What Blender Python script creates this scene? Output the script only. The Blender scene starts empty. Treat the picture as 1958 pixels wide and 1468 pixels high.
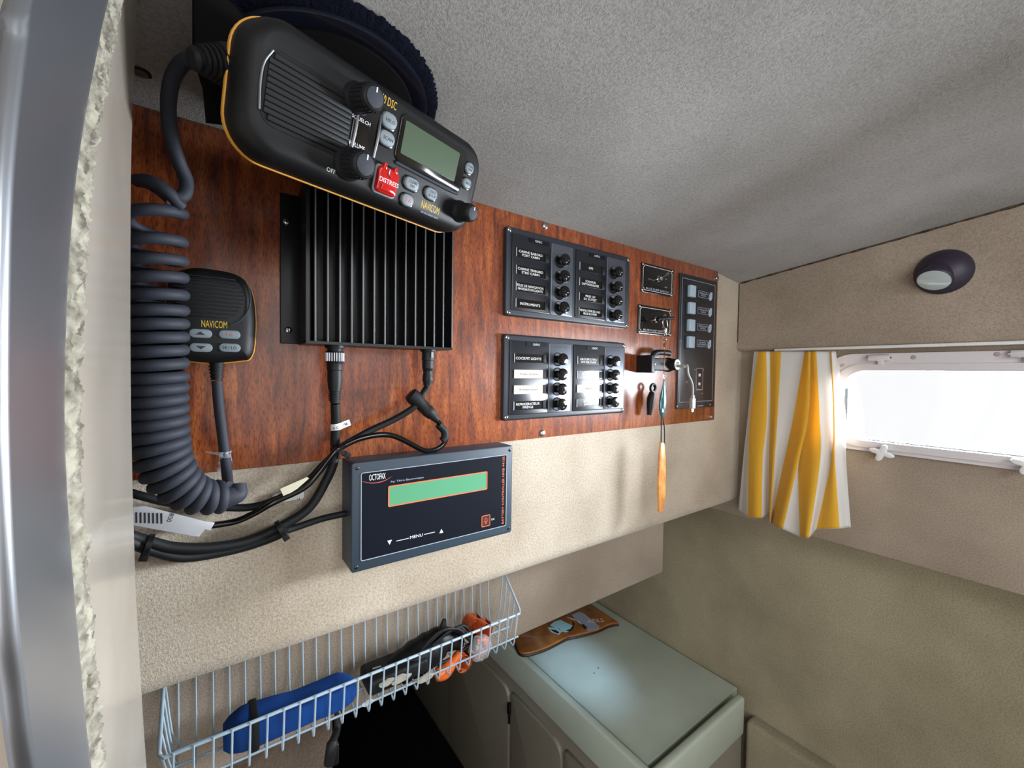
import bpy, bmesh, math, random
from mathutils import Vector, Matrix, noise
random.seed(7)
sc = bpy.context.scene
col = sc.collection
PI = math.pi

# ------------------------------------------------------------------ camera
FPX = 802.4
YAW, PIT, ROL = .62348, .02851, .01316
CAM = Vector((0, -.45, 1.3))
Fw = Vector((math.sin(YAW)*math.cos(PIT), math.cos(YAW)*math.cos(PIT), -math.sin(PIT)))
_r0 = Vector((math.cos(YAW), -math.sin(YAW), 0)); _u0 = _r0.cross(Fw)
Rt = _r0*math.cos(ROL) + _u0*math.sin(ROL); Up = -_r0*math.sin(ROL) + _u0*math.cos(ROL)
cam = bpy.data.objects.new('camera', bpy.data.cameras.new('camera')); col.objects.link(cam)
cam.matrix_world = Matrix(((Rt.x, Up.x, -Fw.x, CAM.x), (Rt.y, Up.y, -Fw.y, CAM.y), (Rt.z, Up.z, -Fw.z, CAM.z), (0, 0, 0, 1)))
cam.data.sensor_width = 36; cam.data.lens = FPX/1958*36; cam.data.clip_start = .01; cam.data.clip_end = 100
sc.camera = cam

# ------------------------------------------------------------------ light and exposure
sc.view_settings.view_transform = 'Standard'; sc.view_settings.look = 'None'
sc.view_settings.gamma = 1; sc.view_settings.use_curve_mapping = False
sc.view_settings.exposure = -0.1
world = bpy.data.worlds.new('sky'); sc.world = world; world.use_nodes = True
wb = world.node_tree.nodes['Background']; wb.inputs[0].default_value = (.97, .985, 1, 1); wb.inputs[1].default_value = 1.12

def area(name, loc, target, sx, sy, power, color, spread=180):
    l = bpy.data.lights.new(name, 'AREA'); l.shape = 'RECTANGLE'; l.size = sx; l.size_y = sy
    l.energy = power; l.color = color; l.spread = math.radians(spread)
    o = bpy.data.objects.new(name, l); col.objects.link(o); o.location = loc
    o.rotation_euler = (Vector(target)-Vector(loc)).to_track_quat('-Z', 'Y').to_euler()
    return o
area('window_daylight', (1.10, -.43, 1.290), (0, -.43, .95), .60, .20, 56, (.84, .92, 1))
area('companionway_daylight', (-.55, -1.35, 1.15), (.95, -.1, 1.0), .9, .8, 11.0, (1, .96, .93))
area('worktop_fill', (.40, -1.05, 1.58), (.62, -.2, .6), .4, .4, 5.5, (.90, .96, 1), 150)  # unseen area light added to lift the worktop and lower walls
sp = bpy.data.lights.new('worktop_patch_spot', 'SPOT'); sp.energy = 95; sp.color = (.45, .68, 1); sp.spot_size = math.radians(9)  # unseen spot added to throw the blue patch on the worktop
sp.spot_blend = .75; sp.shadow_soft_size = .05
spo = bpy.data.objects.new('worktop_patch_spot', sp); col.objects.link(spo); spo.location = (.60, -.75, 1.50)
spo.rotation_euler = (Vector((.725, .265, .575))-spo.location).to_track_quat('-Z', 'Y').to_euler()

# ------------------------------------------------------------------ pixel rays onto real planes
def ray(px, py): return Fw + Rt*((px-979)/FPX) - Up*((py-734)/FPX)
class Frame:
    def __init__(s, O, U, V):
        s.O = Vector(O); s.U = Vector(U).normalized(); s.V = Vector(V).normalized(); s.N = s.U.cross(s.V)
    def at(s, px, py, n=0):
        d = ray(px, py); t = (s.O + s.N*n - CAM).dot(s.N)/d.dot(s.N); p = CAM + d*t - s.O
        return (p.dot(s.U), p.dot(s.V))
    def at3(s, px, py, n=0):
        u, v = s.at(px, py, n); return Vector((u, v, n))
    def mat(s, o):
        p = s.O + s.U*o[0] + s.V*o[1] + s.N*o[2]
        return Matrix(((s.U.x, s.V.x, s.N.x, p.x), (s.U.y, s.V.y, s.N.y, p.y), (s.U.z, s.V.z, s.N.z, p.z), (0, 0, 0, 1)))
def plane(ax, v, px, py):
    d = ray(px, py); return CAM + d*((v-CAM[ax])/d[ax])
WORLD = Frame((0, 0, 0), (1, 0, 0), (0, 1, 0))
FW = Frame((0, 0, 0), (1, 0, 0), (0, 0, 1))            # instrument wall: u = x, v = z, n towards the room
XW = .945
FS = Frame((XW, 0, 0), (0, -1, 0), (0, 0, 1))          # window wall: u = -y, v = z, n = -x

# ------------------------------------------------------------------ mesh builder
class MB:
    def __init__(s): s.v = []; s.f = []; s.mi = []; s.cur = 0
    def add(s, vs, fs):
        b = len(s.v); s.v += [Vector(p) for p in vs]; s.f += [[b+i for i in f] for f in fs]; s.mi += [s.cur]*len(fs); return s
    def box(s, x0, x1, y0, y1, z0, z1, bev=0, xf=None):
        if bev <= 0:
            vs = [(x, y, z) for x in (x0, x1) for y in (y0, y1) for z in (z0, z1)]
            fs = [(0, 1, 3, 2), (4, 6, 7, 5), (0, 4, 5, 1), (2, 3, 7, 6), (0, 2, 6, 4), (1, 5, 7, 3)]
        else:
            bm = bmesh.new(); bmesh.ops.create_cube(bm, size=1)
            for v in bm.verts: v.co = Vector(((x0+x1)/2+v.co.x*(x1-x0), (y0+y1)/2+v.co.y*(y1-y0), (z0+z1)/2+v.co.z*(z1-z0)))
            bmesh.ops.bevel(bm, geom=list(bm.edges), offset=bev, segments=3, affect='EDGES', profile=.5)
            vs = [v.co.copy() for v in bm.verts]; fs = [[v.index for v in f.verts] for f in bm.faces]; bm.free()
        if xf: vs = [xf(Vector(v)) for v in vs]
        return s.add(vs, fs)
    def rings(s, rings, cap0=True, cap1=True, closed=True):
        n = len(rings[0]); vs = [p for r in rings for p in r]; fs = []
        for k in range(len(rings)-1):
            for i in range(n if closed else n-1):
                j = (i+1) % n; fs.append((k*n+i, k*n+j, (k+1)*n+j, (k+1)*n+i))
        if cap0: fs.append(tuple(reversed(range(n))))
        if cap1: fs.append(tuple((len(rings)-1)*n+i for i in range(n)))
        return s.add(vs, fs)
    def prism(s, poly, n0, n1, ch=0, seg=2):
        c = Vector((sum(p[0] for p in poly)/len(poly), sum(p[1] for p in poly)/len(poly)))
        def ring(n, ins):
            return [(p[0], p[1], n) for p in (inset(poly, ins) if ins > 1e-9 else poly)]
        R = [ring(n0, 0)]
        if ch > 0:
            for k in range(seg+1):
                a = PI/2*k/seg; R.append(ring(n1-ch+ch*math.sin(a), ch*(1-math.cos(a))))
        else: R.append(ring(n1, 0))
        return s.rings(R)
    def lathe(s, prof, seg=24, c=(0, 0, 0), axis=(0, 0, 1), cap=True):
        ax = Vector(axis).normalized(); a = ax.orthogonal().normalized(); b = ax.cross(a); c = Vector(c); R = []
        for r, h in prof:
            R.append([c + ax*h + (a*math.cos(2*PI*i/seg) + b*math.sin(2*PI*i/seg))*max(r, 1e-5) for i in range(seg)])
        return s.rings(R, cap, cap)
    def tube(s, pts, r, seg=8, smooth=6, cap=True):
        P = catmull(pts, smooth) if smooth > 1 else [Vector(p) for p in pts]
        n = len(P); rr = r if callable(r) else (lambda t: r); R = []; prev = None
        for i, p in enumerate(P):
            t = (P[min(i+1, n-1)]-P[max(i-1, 0)])
            t = t.normalized() if t.length > 1e-9 else Vector((0, 0, 1))
            if prev is None: a = t.orthogonal().normalized()
            else:
                a = prev - t*prev.dot(t); a = a.normalized() if a.length > 1e-6 else t.orthogonal().normalized()
            prev = a; b = t.cross(a); q = rr(i/(n-1))
            R.append([p + (a*math.cos(2*PI*k/seg) + b*math.sin(2*PI*k/seg))*q for k in range(seg)])
        return s.rings(R, cap, cap)
    def grid(s, fn, nu, nv):
        vs = [fn(i/nu, j/nv) for i in range(nu+1) for j in range(nv+1)]
        fs = [(i*(nv+1)+j, (i+1)*(nv+1)+j, (i+1)*(nv+1)+j+1, i*(nv+1)+j+1) for i in range(nu) for j in range(nv)]
        return s.add(vs, fs)
def catmull(pts, k):
    P = [Vector(p) for p in pts]
    if len(P) < 3: return P
    P = [P[0]*2-P[1]] + P + [P[-1]*2-P[-2]]; out = []
    for i in range(1, len(P)-2):
        a, b, c, d = P[i-1:i+3]
        for j in range(k):
            t = j/k; out.append(.5*((2*b) + (c-a)*t + (2*a-5*b+4*c-d)*t*t + (3*b-a-3*c+d)*t**3))
    out.append(P[-2]); return out
def inset(poly, d):
    n = len(poly); A = sum(poly[i][0]*poly[(i+1) % n][1]-poly[(i+1) % n][0]*poly[i][1] for i in range(n)); sg = 1 if A > 0 else -1
    out = []
    for i in range(n):
        p0, p1, p2 = Vector(poly[i-1][:2]), Vector(poly[i][:2]), Vector(poly[(i+1) % n][:2])
        e1, e2 = (p1-p0), (p2-p1)
        if e1.length < 1e-9 or e2.length < 1e-9: out.append(tuple(p1)); continue
        e1.normalize(); e2.normalize(); n1 = Vector((-e1.y, e1.x))*sg; n2 = Vector((-e2.y, e2.x))*sg; m = n1+n2
        if m.length < 1e-6: out.append(tuple(p1)); continue
        m.normalize(); k = d/max(.4, m.dot(n1)); out.append(tuple(p1+m*k))
    return out
def rrect(x0, x1, y0, y1, r, seg=5):
    r = max(1e-5, min(r, (x1-x0)/2-1e-5, (y1-y0)/2-1e-5)); out = []
    for cx, cy, a0 in ((x1-r, y1-r, 0), (x0+r, y1-r, PI/2), (x0+r, y0+r, PI), (x1-r, y0+r, 1.5*PI)):
        for k in range(seg+1):
            a = a0+PI/2*k/seg; out.append((cx+r*math.cos(a), cy+r*math.sin(a)))
    return out
def frame_bar(mb, poly, w, n0, n1):          # flat outline ring of width w
    q = inset(poly, w); n = len(poly)
    R = [[(p[0], p[1], n0) for p in poly], [(p[0], p[1], n1) for p in poly], [(p[0], p[1], n1) for p in q], [(p[0], p[1], n0) for p in q]]
    mb.rings(R, False, False)
    return mb

ORG = {}
def finish(o, mb_or_mesh, angle=35, mats=()):
    me = o.data
    for m in mats: me.materials.append(m)
def build(mb, name, m, parent=None, fr=WORLD, org=None, angle=46, loc=None):
    """one mesh object; vertices given in the frame's coordinates"""
    if parent is not None: org_v = ORG[parent.name][0]; fr = ORG[parent.name][1]
    else: org_v = Vector(org if org is not None else (0, 0, 0))
    me = bpy.data.meshes.new(name)
    if loc is not None: me.from_pydata([tuple(v) for v in mb.v], [], mb.f)
    else: me.from_pydata([tuple(v-org_v) for v in mb.v], [], mb.f)
    for q in (m if isinstance(m, (list, tuple)) else [m]): me.materials.append(q)
    me.polygons.foreach_set('material_index', mb.mi)
    bm = bmesh.new(); bm.from_mesh(me); bmesh.ops.recalc_face_normals(bm, faces=bm.faces); bm.to_mesh(me); bm.free()
    me.shade_smooth(); me.set_sharp_from_angle(angle=math.radians(angle))
    o = bpy.data.objects.new(name, me); col.objects.link(o)
    if parent is not None:
        o.parent = parent
        if loc is not None: o.location = Vector(loc)-org_v
    else: o.matrix_world = fr.mat(org_v)
    ORG[o.name] = (org_v, fr)
    return o
def tag(o, label=None, cat=None, group=None, kind=None):
    if label: o['label'] = label
    if cat: o['category'] = cat
    if group: o['group'] = group
    if kind: o['kind'] = kind
    return o
def thing(name, label, cat, fr=WORLD, org=(0, 0, 0), group=None):
    o = bpy.data.objects.new(name, None); col.objects.link(o); o.empty_display_size = .02
    o.matrix_world = fr.mat(org); ORG[o.name] = (Vector(org), fr)
    return tag(o, label, cat, group)
def dup(o, parent, dloc):                      # an alike part, sharing its mesh
    c = o.copy(); col.objects.link(c); c.parent = parent; c.location = o.location+Vector(dloc)
    ORG[c.name] = ORG[parent.name]
    return c
def dup_at(o, parent, loc):
    c = o.copy(); col.objects.link(c); c.parent = parent; c.location = Vector(loc)-ORG[parent.name][0]
    ORG[c.name] = ORG[parent.name]
    return c
def text(body, c, h, w, m, parent, name='lettering', n=None, rot=0, ext=.00012, bold=0, label=None):
    """lettering fitted to height h and width w, centred on c=(u,v,n) in the parent's frame"""
    cu = bpy.data.curves.new('t', 'FONT'); cu.body = body; cu.align_x = 'CENTER'; cu.size = 1; cu.offset = 0; cu.resolution_u = 2
    cu.space_line = .95
    to = bpy.data.objects.new('t', cu); col.objects.link(to)
    me = bpy.data.meshes.new_from_object(to.evaluated_get(bpy.context.evaluated_depsgraph_get()))
    bpy.data.objects.remove(to); bpy.data.curves.remove(cu)
    xs = [v.co.x for v in me.vertices]; ys = [v.co.y for v in me.vertices]
    cx, cy = (min(xs)+max(xs))/2, (min(ys)+max(ys))/2; sx = w/(max(xs)-min(xs)); sy = h/(max(ys)-min(ys))
    org_v = ORG[parent.name][0]; cr, sr = math.cos(rot), math.sin(rot)
    bm = bmesh.new(); bm.from_mesh(me)
    for v in bm.verts:
        x, y = (v.co.x-cx)*sx, (v.co.y-cy)*sy; v.co = Vector((c[0]+x*cr-y*sr, c[1]+x*sr+y*cr, c[2]+ext))-org_v
    if ext > 0:
        r = bmesh.ops.extrude_face_region(bm, geom=list(bm.faces))
        for g in r['geom']:
            if isinstance(g, bmesh.types.BMVert): g.co.z -= ext
        bmesh.ops.recalc_face_normals(bm, faces=bm.faces)
    bm.to_mesh(me); bm.free()
    me.materials.clear(); me.materials.append(m); me.name = name
    o = bpy.data.objects.new(name, me); col.objects.link(o); o.parent = parent
    ORG[o.name] = ORG[parent.name]
    if label: o['label'] = label
    return o

# ------------------------------------------------------------------ materials
def srgb(r, g, b):
    f = lambda c: (c/255/12.92 if c/255 <= .04045 else ((c/255+.055)/1.055)**2.4)
    return (f(r), f(g), f(b), 1)
def mat(name, c, rough=.5, metal=0, coat=0, bump=None, mottle=None, spec=.5, emit=None, sheen=0, alpha=1):
    m = bpy.data.materials.new(name); m.use_nodes = True; nt = m.node_tree; b = nt.nodes['Principled BSDF']
    c = tuple(c) if len(c) == 4 else tuple(c)+(1,)
    b.inputs['Base Color'].default_value = c; b.inputs['Roughness'].default_value = rough; b.inputs['Metallic'].default_value = metal
    b.inputs['Coat Weight'].default_value = coat; b.inputs['Coat Roughness'].default_value = .08
    b.inputs['Specular IOR Level'].default_value = spec; b.inputs['Sheen Weight'].default_value = sheen
    tc = nt.nodes.new('ShaderNodeTexCoord')
    if bump:
        n = nt.nodes.new('ShaderNodeTexNoise'); n.inputs['Scale'].default_value = bump[0]; n.inputs['Detail'].default_value = 4
        if len(bump) > 3:
            mp = nt.nodes.new('ShaderNodeMapping'); mp.inputs['Scale'].default_value = bump[3]; nt.links.new(tc.outputs['Object'], mp.inputs[0]); nt.links.new(mp.outputs[0], n.inputs['Vector'])
        else: nt.links.new(tc.outputs['Object'], n.inputs['Vector'])
        bp = nt.nodes.new('ShaderNodeBump'); bp.inputs['Strength'].default_value = bump[1]; bp.inputs['Distance'].default_value = bump[2]
        nt.links.new(n.outputs[0], bp.inputs['Height']); nt.links.new(bp.outputs[0], b.inputs['Normal'])
    if mottle:                                 # (scale, darker colour, amount)
        n = nt.nodes.new('ShaderNodeTexNoise'); n.inputs['Scale'].default_value = mottle[0]; n.inputs['Detail'].default_value = 5
        nt.links.new(tc.outputs['Object'], n.inputs['Vector'])
        rp = nt.nodes.new('ShaderNodeValToRGB'); rp.color_ramp.elements[0].position = .35; rp.color_ramp.elements[1].position = .65
        rp.color_ramp.elements[0].color = tuple(mottle[1])[:3]+(1,); rp.color_ramp.elements[1].color = c
        nt.links.new(n.outputs[0], rp.inputs[0]); nt.links.new(rp.outputs[0], b.inputs['Base Color'])
    if emit: b.inputs['Emission Color'].default_value = tuple(emit[:3])+(1,); b.inputs['Emission Strength'].default_value = emit[3]
    return m

def carpet(name, c, dark, tuft=330, strength=.9, dist=.0016, stain=7):
    m = bpy.data.materials.new(name); m.use_nodes = True; nt = m.node_tree; b = nt.nodes['Principled BSDF']; L = nt.links.new
    b.inputs['Roughness'].default_value = 1; b.inputs['Specular IOR Level'].default_value = .15; b.inputs['Sheen Weight'].default_value = .25
    tc = nt.nodes.new('ShaderNodeTexCoord')
    n1 = nt.nodes.new('ShaderNodeTexNoise'); n1.inputs['Scale'].default_value = tuft; n1.inputs['Detail'].default_value = 3; n1.inputs['Roughness'].default_value = .6
    n2 = nt.nodes.new('ShaderNodeTexNoise'); n2.inputs['Scale'].default_value = stain; n2.inputs['Detail'].default_value = 6
    n3 = nt.nodes.new('ShaderNodeTexNoise'); n3.inputs['Scale'].default_value = tuft*2.2; n3.inputs['Detail'].default_value = 2
    for n in (n1, n2, n3): L(tc.outputs['Object'], n.inputs['Vector'])
    r = nt.nodes.new('ShaderNodeValToRGB'); e = r.color_ramp.elements; e[0].position = .36; e[1].position = .62; e[0].color = tuple(dark)[:3]+(1,); e[1].color = tuple(c)[:3]+(1,)
    L(n2.outputs[0], r.inputs[0])
    mx = nt.nodes.new('ShaderNodeMix'); mx.data_type = 'RGBA'; mx.blend_type = 'MULTIPLY'; mx.inputs[0].default_value = .55
    r2 = nt.nodes.new('ShaderNodeValToRGB'); e = r2.color_ramp.elements; e[0].position = .3; e[1].position = .6; e[0].color = (.42, .40, .38, 1); e[1].color = (1, 1, 1, 1)
    L(n1.outputs[0], r2.inputs[0]); L(r.outputs[0], mx.inputs[6]); L(r2.outputs[0], mx.inputs[7]); L(mx.outputs[2], b.inputs['Base Color'])
    ad = nt.nodes.new('ShaderNodeMath'); ad.operation = 'ADD'; L(n1.outputs[0], ad.inputs[0]); L(n3.outputs[0], ad.inputs[1])
    bp = nt.nodes.new('ShaderNodeBump'); bp.inputs['Strength'].default_value = strength; bp.inputs['Distance'].default_value = dist
    L(ad.outputs[0], bp.inputs['Height']); L(bp.outputs[0], b.inputs['Normal'])
    return m

def wood_mat(name):
    m = bpy.data.materials.new(name); m.use_nodes = True; nt = m.node_tree; b = nt.nodes['Principled BSDF']; L = nt.links.new
    tc = nt.nodes.new('ShaderNodeTexCoord')
    def nz(scale, sc3, det=6, dist=0):
        mp = nt.nodes.new('ShaderNodeMapping'); mp.inputs['Scale'].default_value = sc3; L(tc.outputs['Object'], mp.inputs[0])
        n = nt.nodes.new('ShaderNodeTexNoise'); n.inputs['Scale'].default_value = scale; n.inputs['Detail'].default_value = det; n.inputs['Distortion'].default_value = dist
        L(mp.outputs[0], n.inputs['Vector']); return n
    a = nz(20, (7, 1, .45), 7, .5); f = nz(170, (5, 1, .09), 4, .3); g = nz(9, (1, 1, .5), 3)
    ra = nt.nodes.new('ShaderNodeValToRGB'); e = ra.color_ramp.elements
    e[0].position = .30; e[0].color = srgb(104, 50, 30); e[1].position = .70; e[1].color = srgb(186, 104, 48)
    k = e.new(.48); k.color = srgb(150, 74, 34)
    L(a.outputs[0], ra.inputs[0])
    rf = nt.nodes.new('ShaderNodeValToRGB'); e = rf.color_ramp.elements; e[0].position = .36; e[0].color = (.30, .20, .16, 1); e[1].position = .52; e[1].color = (1, 1, 1, 1)
    L(f.outputs[0], rf.inputs[0])
    rg = nt.nodes.new('ShaderNodeValToRGB'); e = rg.color_ramp.elements; e[0].position = .35; e[0].color = (.62, .50, .48, 1); e[1].position = .65; e[1].color = (1, 1, 1, 1)
    L(g.outputs[0], rg.inputs[0])
    m1 = nt.nodes.new('ShaderNodeMix'); m1.data_type = 'RGBA'; m1.blend_type = 'MULTIPLY'; m1.inputs[0].default_value = .75
    m2 = nt.nodes.new('ShaderNodeMix'); m2.data_type = 'RGBA'; m2.blend_type = 'MULTIPLY'; m2.inputs[0].default_value = .8
    L(ra.outputs[0], m1.inputs[6]); L(rf.outputs[0], m1.inputs[7]); L(m1.outputs[2], m2.inputs[6]); L(rg.outputs[0], m2.inputs[7]); L(m2.outputs[2], b.inputs['Base Color'])
    bp = nt.nodes.new('ShaderNodeBump'); bp.inputs['Strength'].default_value = .25; bp.inputs['Distance'].default_value = .0003
    L(f.outputs[0], bp.inputs['Height']); L(bp.outputs[0], b.inputs['Normal'])
    b.inputs['Roughness'].default_value = .36; b.inputs['Coat Weight'].default_value = 1; b.inputs['Coat Roughness'].default_value = .2
    return m

def glass_mat():
    m = bpy.data.materials.new('window_acrylic'); m.use_nodes = True; nt = m.node_tree; nt.nodes.clear(); L = nt.links.new
    o = nt.nodes.new('ShaderNodeOutputMaterial'); mx = nt.nodes.new('ShaderNodeMixShader'); t = nt.nodes.new('ShaderNodeBsdfTransparent'); g = nt.nodes.new('ShaderNodeBsdfGlossy')
    fr = nt.nodes.new('ShaderNodeFresnel'); fr.inputs[0].default_value = 1.45; g.inputs['Roughness'].default_value = .03
    L(fr.outputs[0], mx.inputs[0]); L(t.outputs[0], mx.inputs[1]); L(g.outputs[0], mx.inputs[2]); L(mx.outputs[0], o.inputs[0]); return m
def film_mat(name, c, op):
    m = bpy.data.materials.new(name); m.use_nodes = True; nt = m.node_tree; L = nt.links.new
    b = nt.nodes['Principled BSDF']; b.inputs['Base Color'].default_value = c; b.inputs['Roughness'].default_value = .12
    o = [n for n in nt.nodes if n.type == 'OUTPUT_MATERIAL'][0]; mx = nt.nodes.new('ShaderNodeMixShader'); t = nt.nodes.new('ShaderNodeBsdfTransparent'); mx.inputs[0].default_value = op
    L(t.outputs[0], mx.inputs[1]); L(b.outputs[0], mx.inputs[2]); L(mx.outputs[0], o.inputs[0]); return m

M = {}
M['carpet'] = carpet('beige_hull_carpet', srgb(204, 191, 173), srgb(180, 166, 147), 400, .42, .0011)
M['headliner'] = carpet('grey_beige_headliner', srgb(172, 170, 167), srgb(153, 151, 147), 420, .5, .001, 6)
M['carpet_fine'] = carpet('fine_beige_lining', srgb(172, 158, 142), srgb(150, 136, 120), 500, .6, .0008, 5)
M['carpet_low'] = carpet('olive_beige_lining', srgb(168, 158, 132), srgb(140, 130, 106), 420, .35, .0008, 4)
M['brown_carpet'] = carpet('brown_floor_carpet', srgb(92, 78, 66), srgb(70, 58, 50), 260)
M['matt_black'] = mat('matt_black', srgb(16, 15, 15), .9, spec=.1)
M['wood'] = wood_mat('varnished_mahogany')
M['black'] = mat('black_plastic', srgb(12, 13, 16), .5, spec=.35, bump=(900, .25, .0002))
M['black_soft'] = mat('black_rubber', srgb(17, 18, 21), .6, spec=.35)
M['cord'] = mat('dark_grey_cord', srgb(42, 46, 57), .68, bump=(700, .3, .0003))
M['metal_black'] = mat('black_anodised', srgb(15, 16, 18), .38, spec=.4)
M['fin_edge'] = mat('fin_highlight_grey', srgb(104, 104, 106), .4, .6)  # lighter grey paints the highlights along the fin edges
M['gloss_black'] = mat('gloss_black', srgb(10, 11, 13), .12, coat=.5)
M['panel_black'] = mat('panel_satin_black', srgb(26, 29, 36), .30, coat=.3)
M['panel_grey'] = mat('panel_frame_grey', srgb(38, 43, 52), .42)
M['plate_metal'] = mat('brushed_grey_plate', srgb(120, 126, 138), .32, .8)
M['navy'] = mat('satin_navy_label', srgb(12, 17, 28), .6, spec=.12)
M['oct_case'] = mat('slate_grey_case', srgb(43, 57, 70), .45, bump=(800, .3, .0003))
M['chrome'] = mat('chrome', srgb(225, 225, 225), .14, 1)
M['steel'] = mat('dull_steel', srgb(175, 175, 178), .35, 1)
M['white'] = mat('white_print', srgb(228, 230, 232), .6)
M['greyprint'] = mat('grey_print', srgb(165, 175, 190), .6)
M['gold'] = mat('gold_print', srgb(214, 176, 44), .5)
M['gold_trim'] = mat('amber_trim', srgb(226, 160, 52), .5)
M['orange_print'] = mat('orange_print', srgb(222, 112, 66), .6)
M['red'] = mat('red_cover', srgb(190, 16, 20), .12, coat=.8)
M['btn_grey'] = mat('grey_rubber_key', srgb(122, 133, 140), .5)
M['print_dark'] = mat('dark_print', srgb(34, 36, 42), .6)
M['red_print'] = mat('red_print', srgb(196, 92, 84), .6)
M['lcd'] = mat('lcd_olive', srgb(70, 88, 68), .25, coat=.5)
M['lcd_green'] = mat('lcd_green', srgb(88, 156, 118), .35)
M['cream_tape'] = mat('cream_label_tape', srgb(208, 202, 178), .5)
M['key_blue'] = mat('pale_blue_key', srgb(168, 188, 204), .4)
M['jamb'] = mat('cream_jamb_laminate', srgb(186, 176, 163), .26, coat=.3, mottle=(14, srgb(176, 166, 153)))
M['alu'] = mat('brushed_aluminium', srgb(188, 192, 200), .36, 1, bump=(30, .12, .0005, (1, 1, 30)))
M['fuzz'] = mat('pale_pile_edge', srgb(172, 166, 148), 1, mottle=(160, srgb(92, 84, 70)), bump=(500, .8, .001), spec=.1, sheen=.3)
M['bead'] = mat('clear_edge_bead', srgb(206, 208, 206), .3, mottle=(120, srgb(130, 132, 130)))
M['paper'] = mat('dull_paper', srgb(158, 154, 140), .8)
M['wire'] = mat('white_coated_wire', srgb(158, 176, 188), .4)
M['blue'] = mat('blue_nylon', srgb(15, 62, 128), .8, bump=(1200, .3, .0002), mottle=(30, srgb(11, 48, 104)), spec=.2)
M['orange'] = mat('orange_webbing', srgb(206, 92, 34), .55, mottle=(60, srgb(168, 68, 24)))
M['orange_plastic'] = mat('orange_plastic', srgb(214, 98, 36), .35)
M['film'] = film_mat('clear_plastic_film', srgb(225, 230, 235), .28)
M['sleeve'] = film_mat('milky_plastic_sleeve', srgb(205, 206, 210), .85)
M['curt_y'] = mat('yellow_cotton', srgb(242, 192, 56), .85, bump=(1500, .25, .0002), sheen=.2)
M['curt_w'] = mat('white_cotton', srgb(232, 230, 226), .85, bump=(1500, .25, .0002), sheen=.2)
for q in ('curt_y', 'curt_w'):                   # thin cotton lets daylight through
    nt = M[q].node_tree; b = nt.nodes['Principled BSDF']; o = [n for n in nt.nodes if n.type == 'OUTPUT_MATERIAL'][0]
    tr = nt.nodes.new('ShaderNodeBsdfTranslucent'); tr.inputs[0].default_value = b.inputs['Base Color'].default_value; mx = nt.nodes.new('ShaderNodeMixShader'); mx.inputs[0].default_value = .35
    nt.links.new(b.outputs[0], mx.inputs[1]); nt.links.new(tr.outputs[0], mx.inputs[2]); nt.links.new(mx.outputs[0], o.inputs[0])
M['win_frame'] = mat('white_window_plastic', srgb(206, 200, 202), .38)
M['win_hole'] = mat('plug_grey', srgb(160, 148, 152), .5)
M['glass'] = glass_mat()
M['lamp_case'] = mat('aubergine_lamp_shell', srgb(44, 36, 54), .5)
M['lens'] = mat('frosted_lens', srgb(176, 188, 186), .2, coat=.5)
M['counter'] = mat('pale_grey_gelcoat', srgb(184, 194, 180), .38, coat=.1, mottle=(6, srgb(172, 180, 166)))
M['door'] = mat('grey_beige_locker', srgb(132, 126, 112), .5)
M['bag'] = mat('brown_kraft_bag', srgb(162, 102, 44), .3, coat=.3, mottle=(30, srgb(120, 70, 30)))
M['bag_edge'] = mat('dark_bag_edge', srgb(44, 26, 20), .5)
M['bag_print'] = mat('pale_cyan_print', srgb(176, 224, 232), .35)
M['bag_silver'] = mat('pale_lilac_print', srgb(168, 176, 200), .3)
M['navy_cloth'] = mat('navy_fleece', srgb(12, 15, 28), 1, bump=(500, 1, .002), spec=.1)
M['navy_gloss'] = mat('navy_gloss', srgb(16, 19, 30), .3, coat=.3)
M['teal'] = mat('teal_enamel', srgb(84, 144, 148), .18, .5, coat=.8, mottle=(60, srgb(50, 92, 100)))
M['amber_wood'] = mat('pale_amber_wood', srgb(222, 160, 92), .3, coat=.4, mottle=(50, srgb(190, 120, 60)))
M['brass'] = mat('tarnished_brass', srgb(150, 120, 90), .35, 1)
M['grey_cable'] = mat('light_grey_cable', srgb(150, 148, 148), .5)
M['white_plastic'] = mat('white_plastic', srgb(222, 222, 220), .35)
M['mould'] = mat('dark_mildew_seam', srgb(58, 52, 44), 1, mottle=(90, srgb(96, 86, 74)), bump=(400, 1, .002), spec=0)
M['slot'] = mat('slot_maroon', srgb(38, 16, 24), .5)

# ================================================================== THE SETTING
def struct(o): o['kind'] = 'structure'; return o
def sweep_x(mb, prof, x0, x1, n=24):
    R = [[(x, p[0], p[1]) for p in prof] for x in [x0+(x1-x0)*i/n for i in range(n+1)]]
    return mb.rings(R)
def arc(cy, cz, r, a0, a1, n=6):
    return [(cy+r*math.cos(math.radians(a0+(a1-a0)*k/n)), cz+r*math.sin(math.radians(a0+(a1-a0)*k/n))) for k in range(n+1)]
WY = .005
cz = lambda y: 1.508-.125*y
droop = lambda x: .0105*max(0, min(1, (x-.832)/.09))
xs_ = [-1.0, -.2, .4, .8, .832, .85, .87, .89, .91, .925, XW+.1]
m = MB(); m.rings([[(x, .02, cz(.02)-droop(x)), (x, -1.75, cz(-1.75)-droop(x)), (x, -1.75, 1.85), (x, .02, 1.80)] for x in xs_])
struct(build(m, 'ceiling', M['headliner']))
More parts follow.
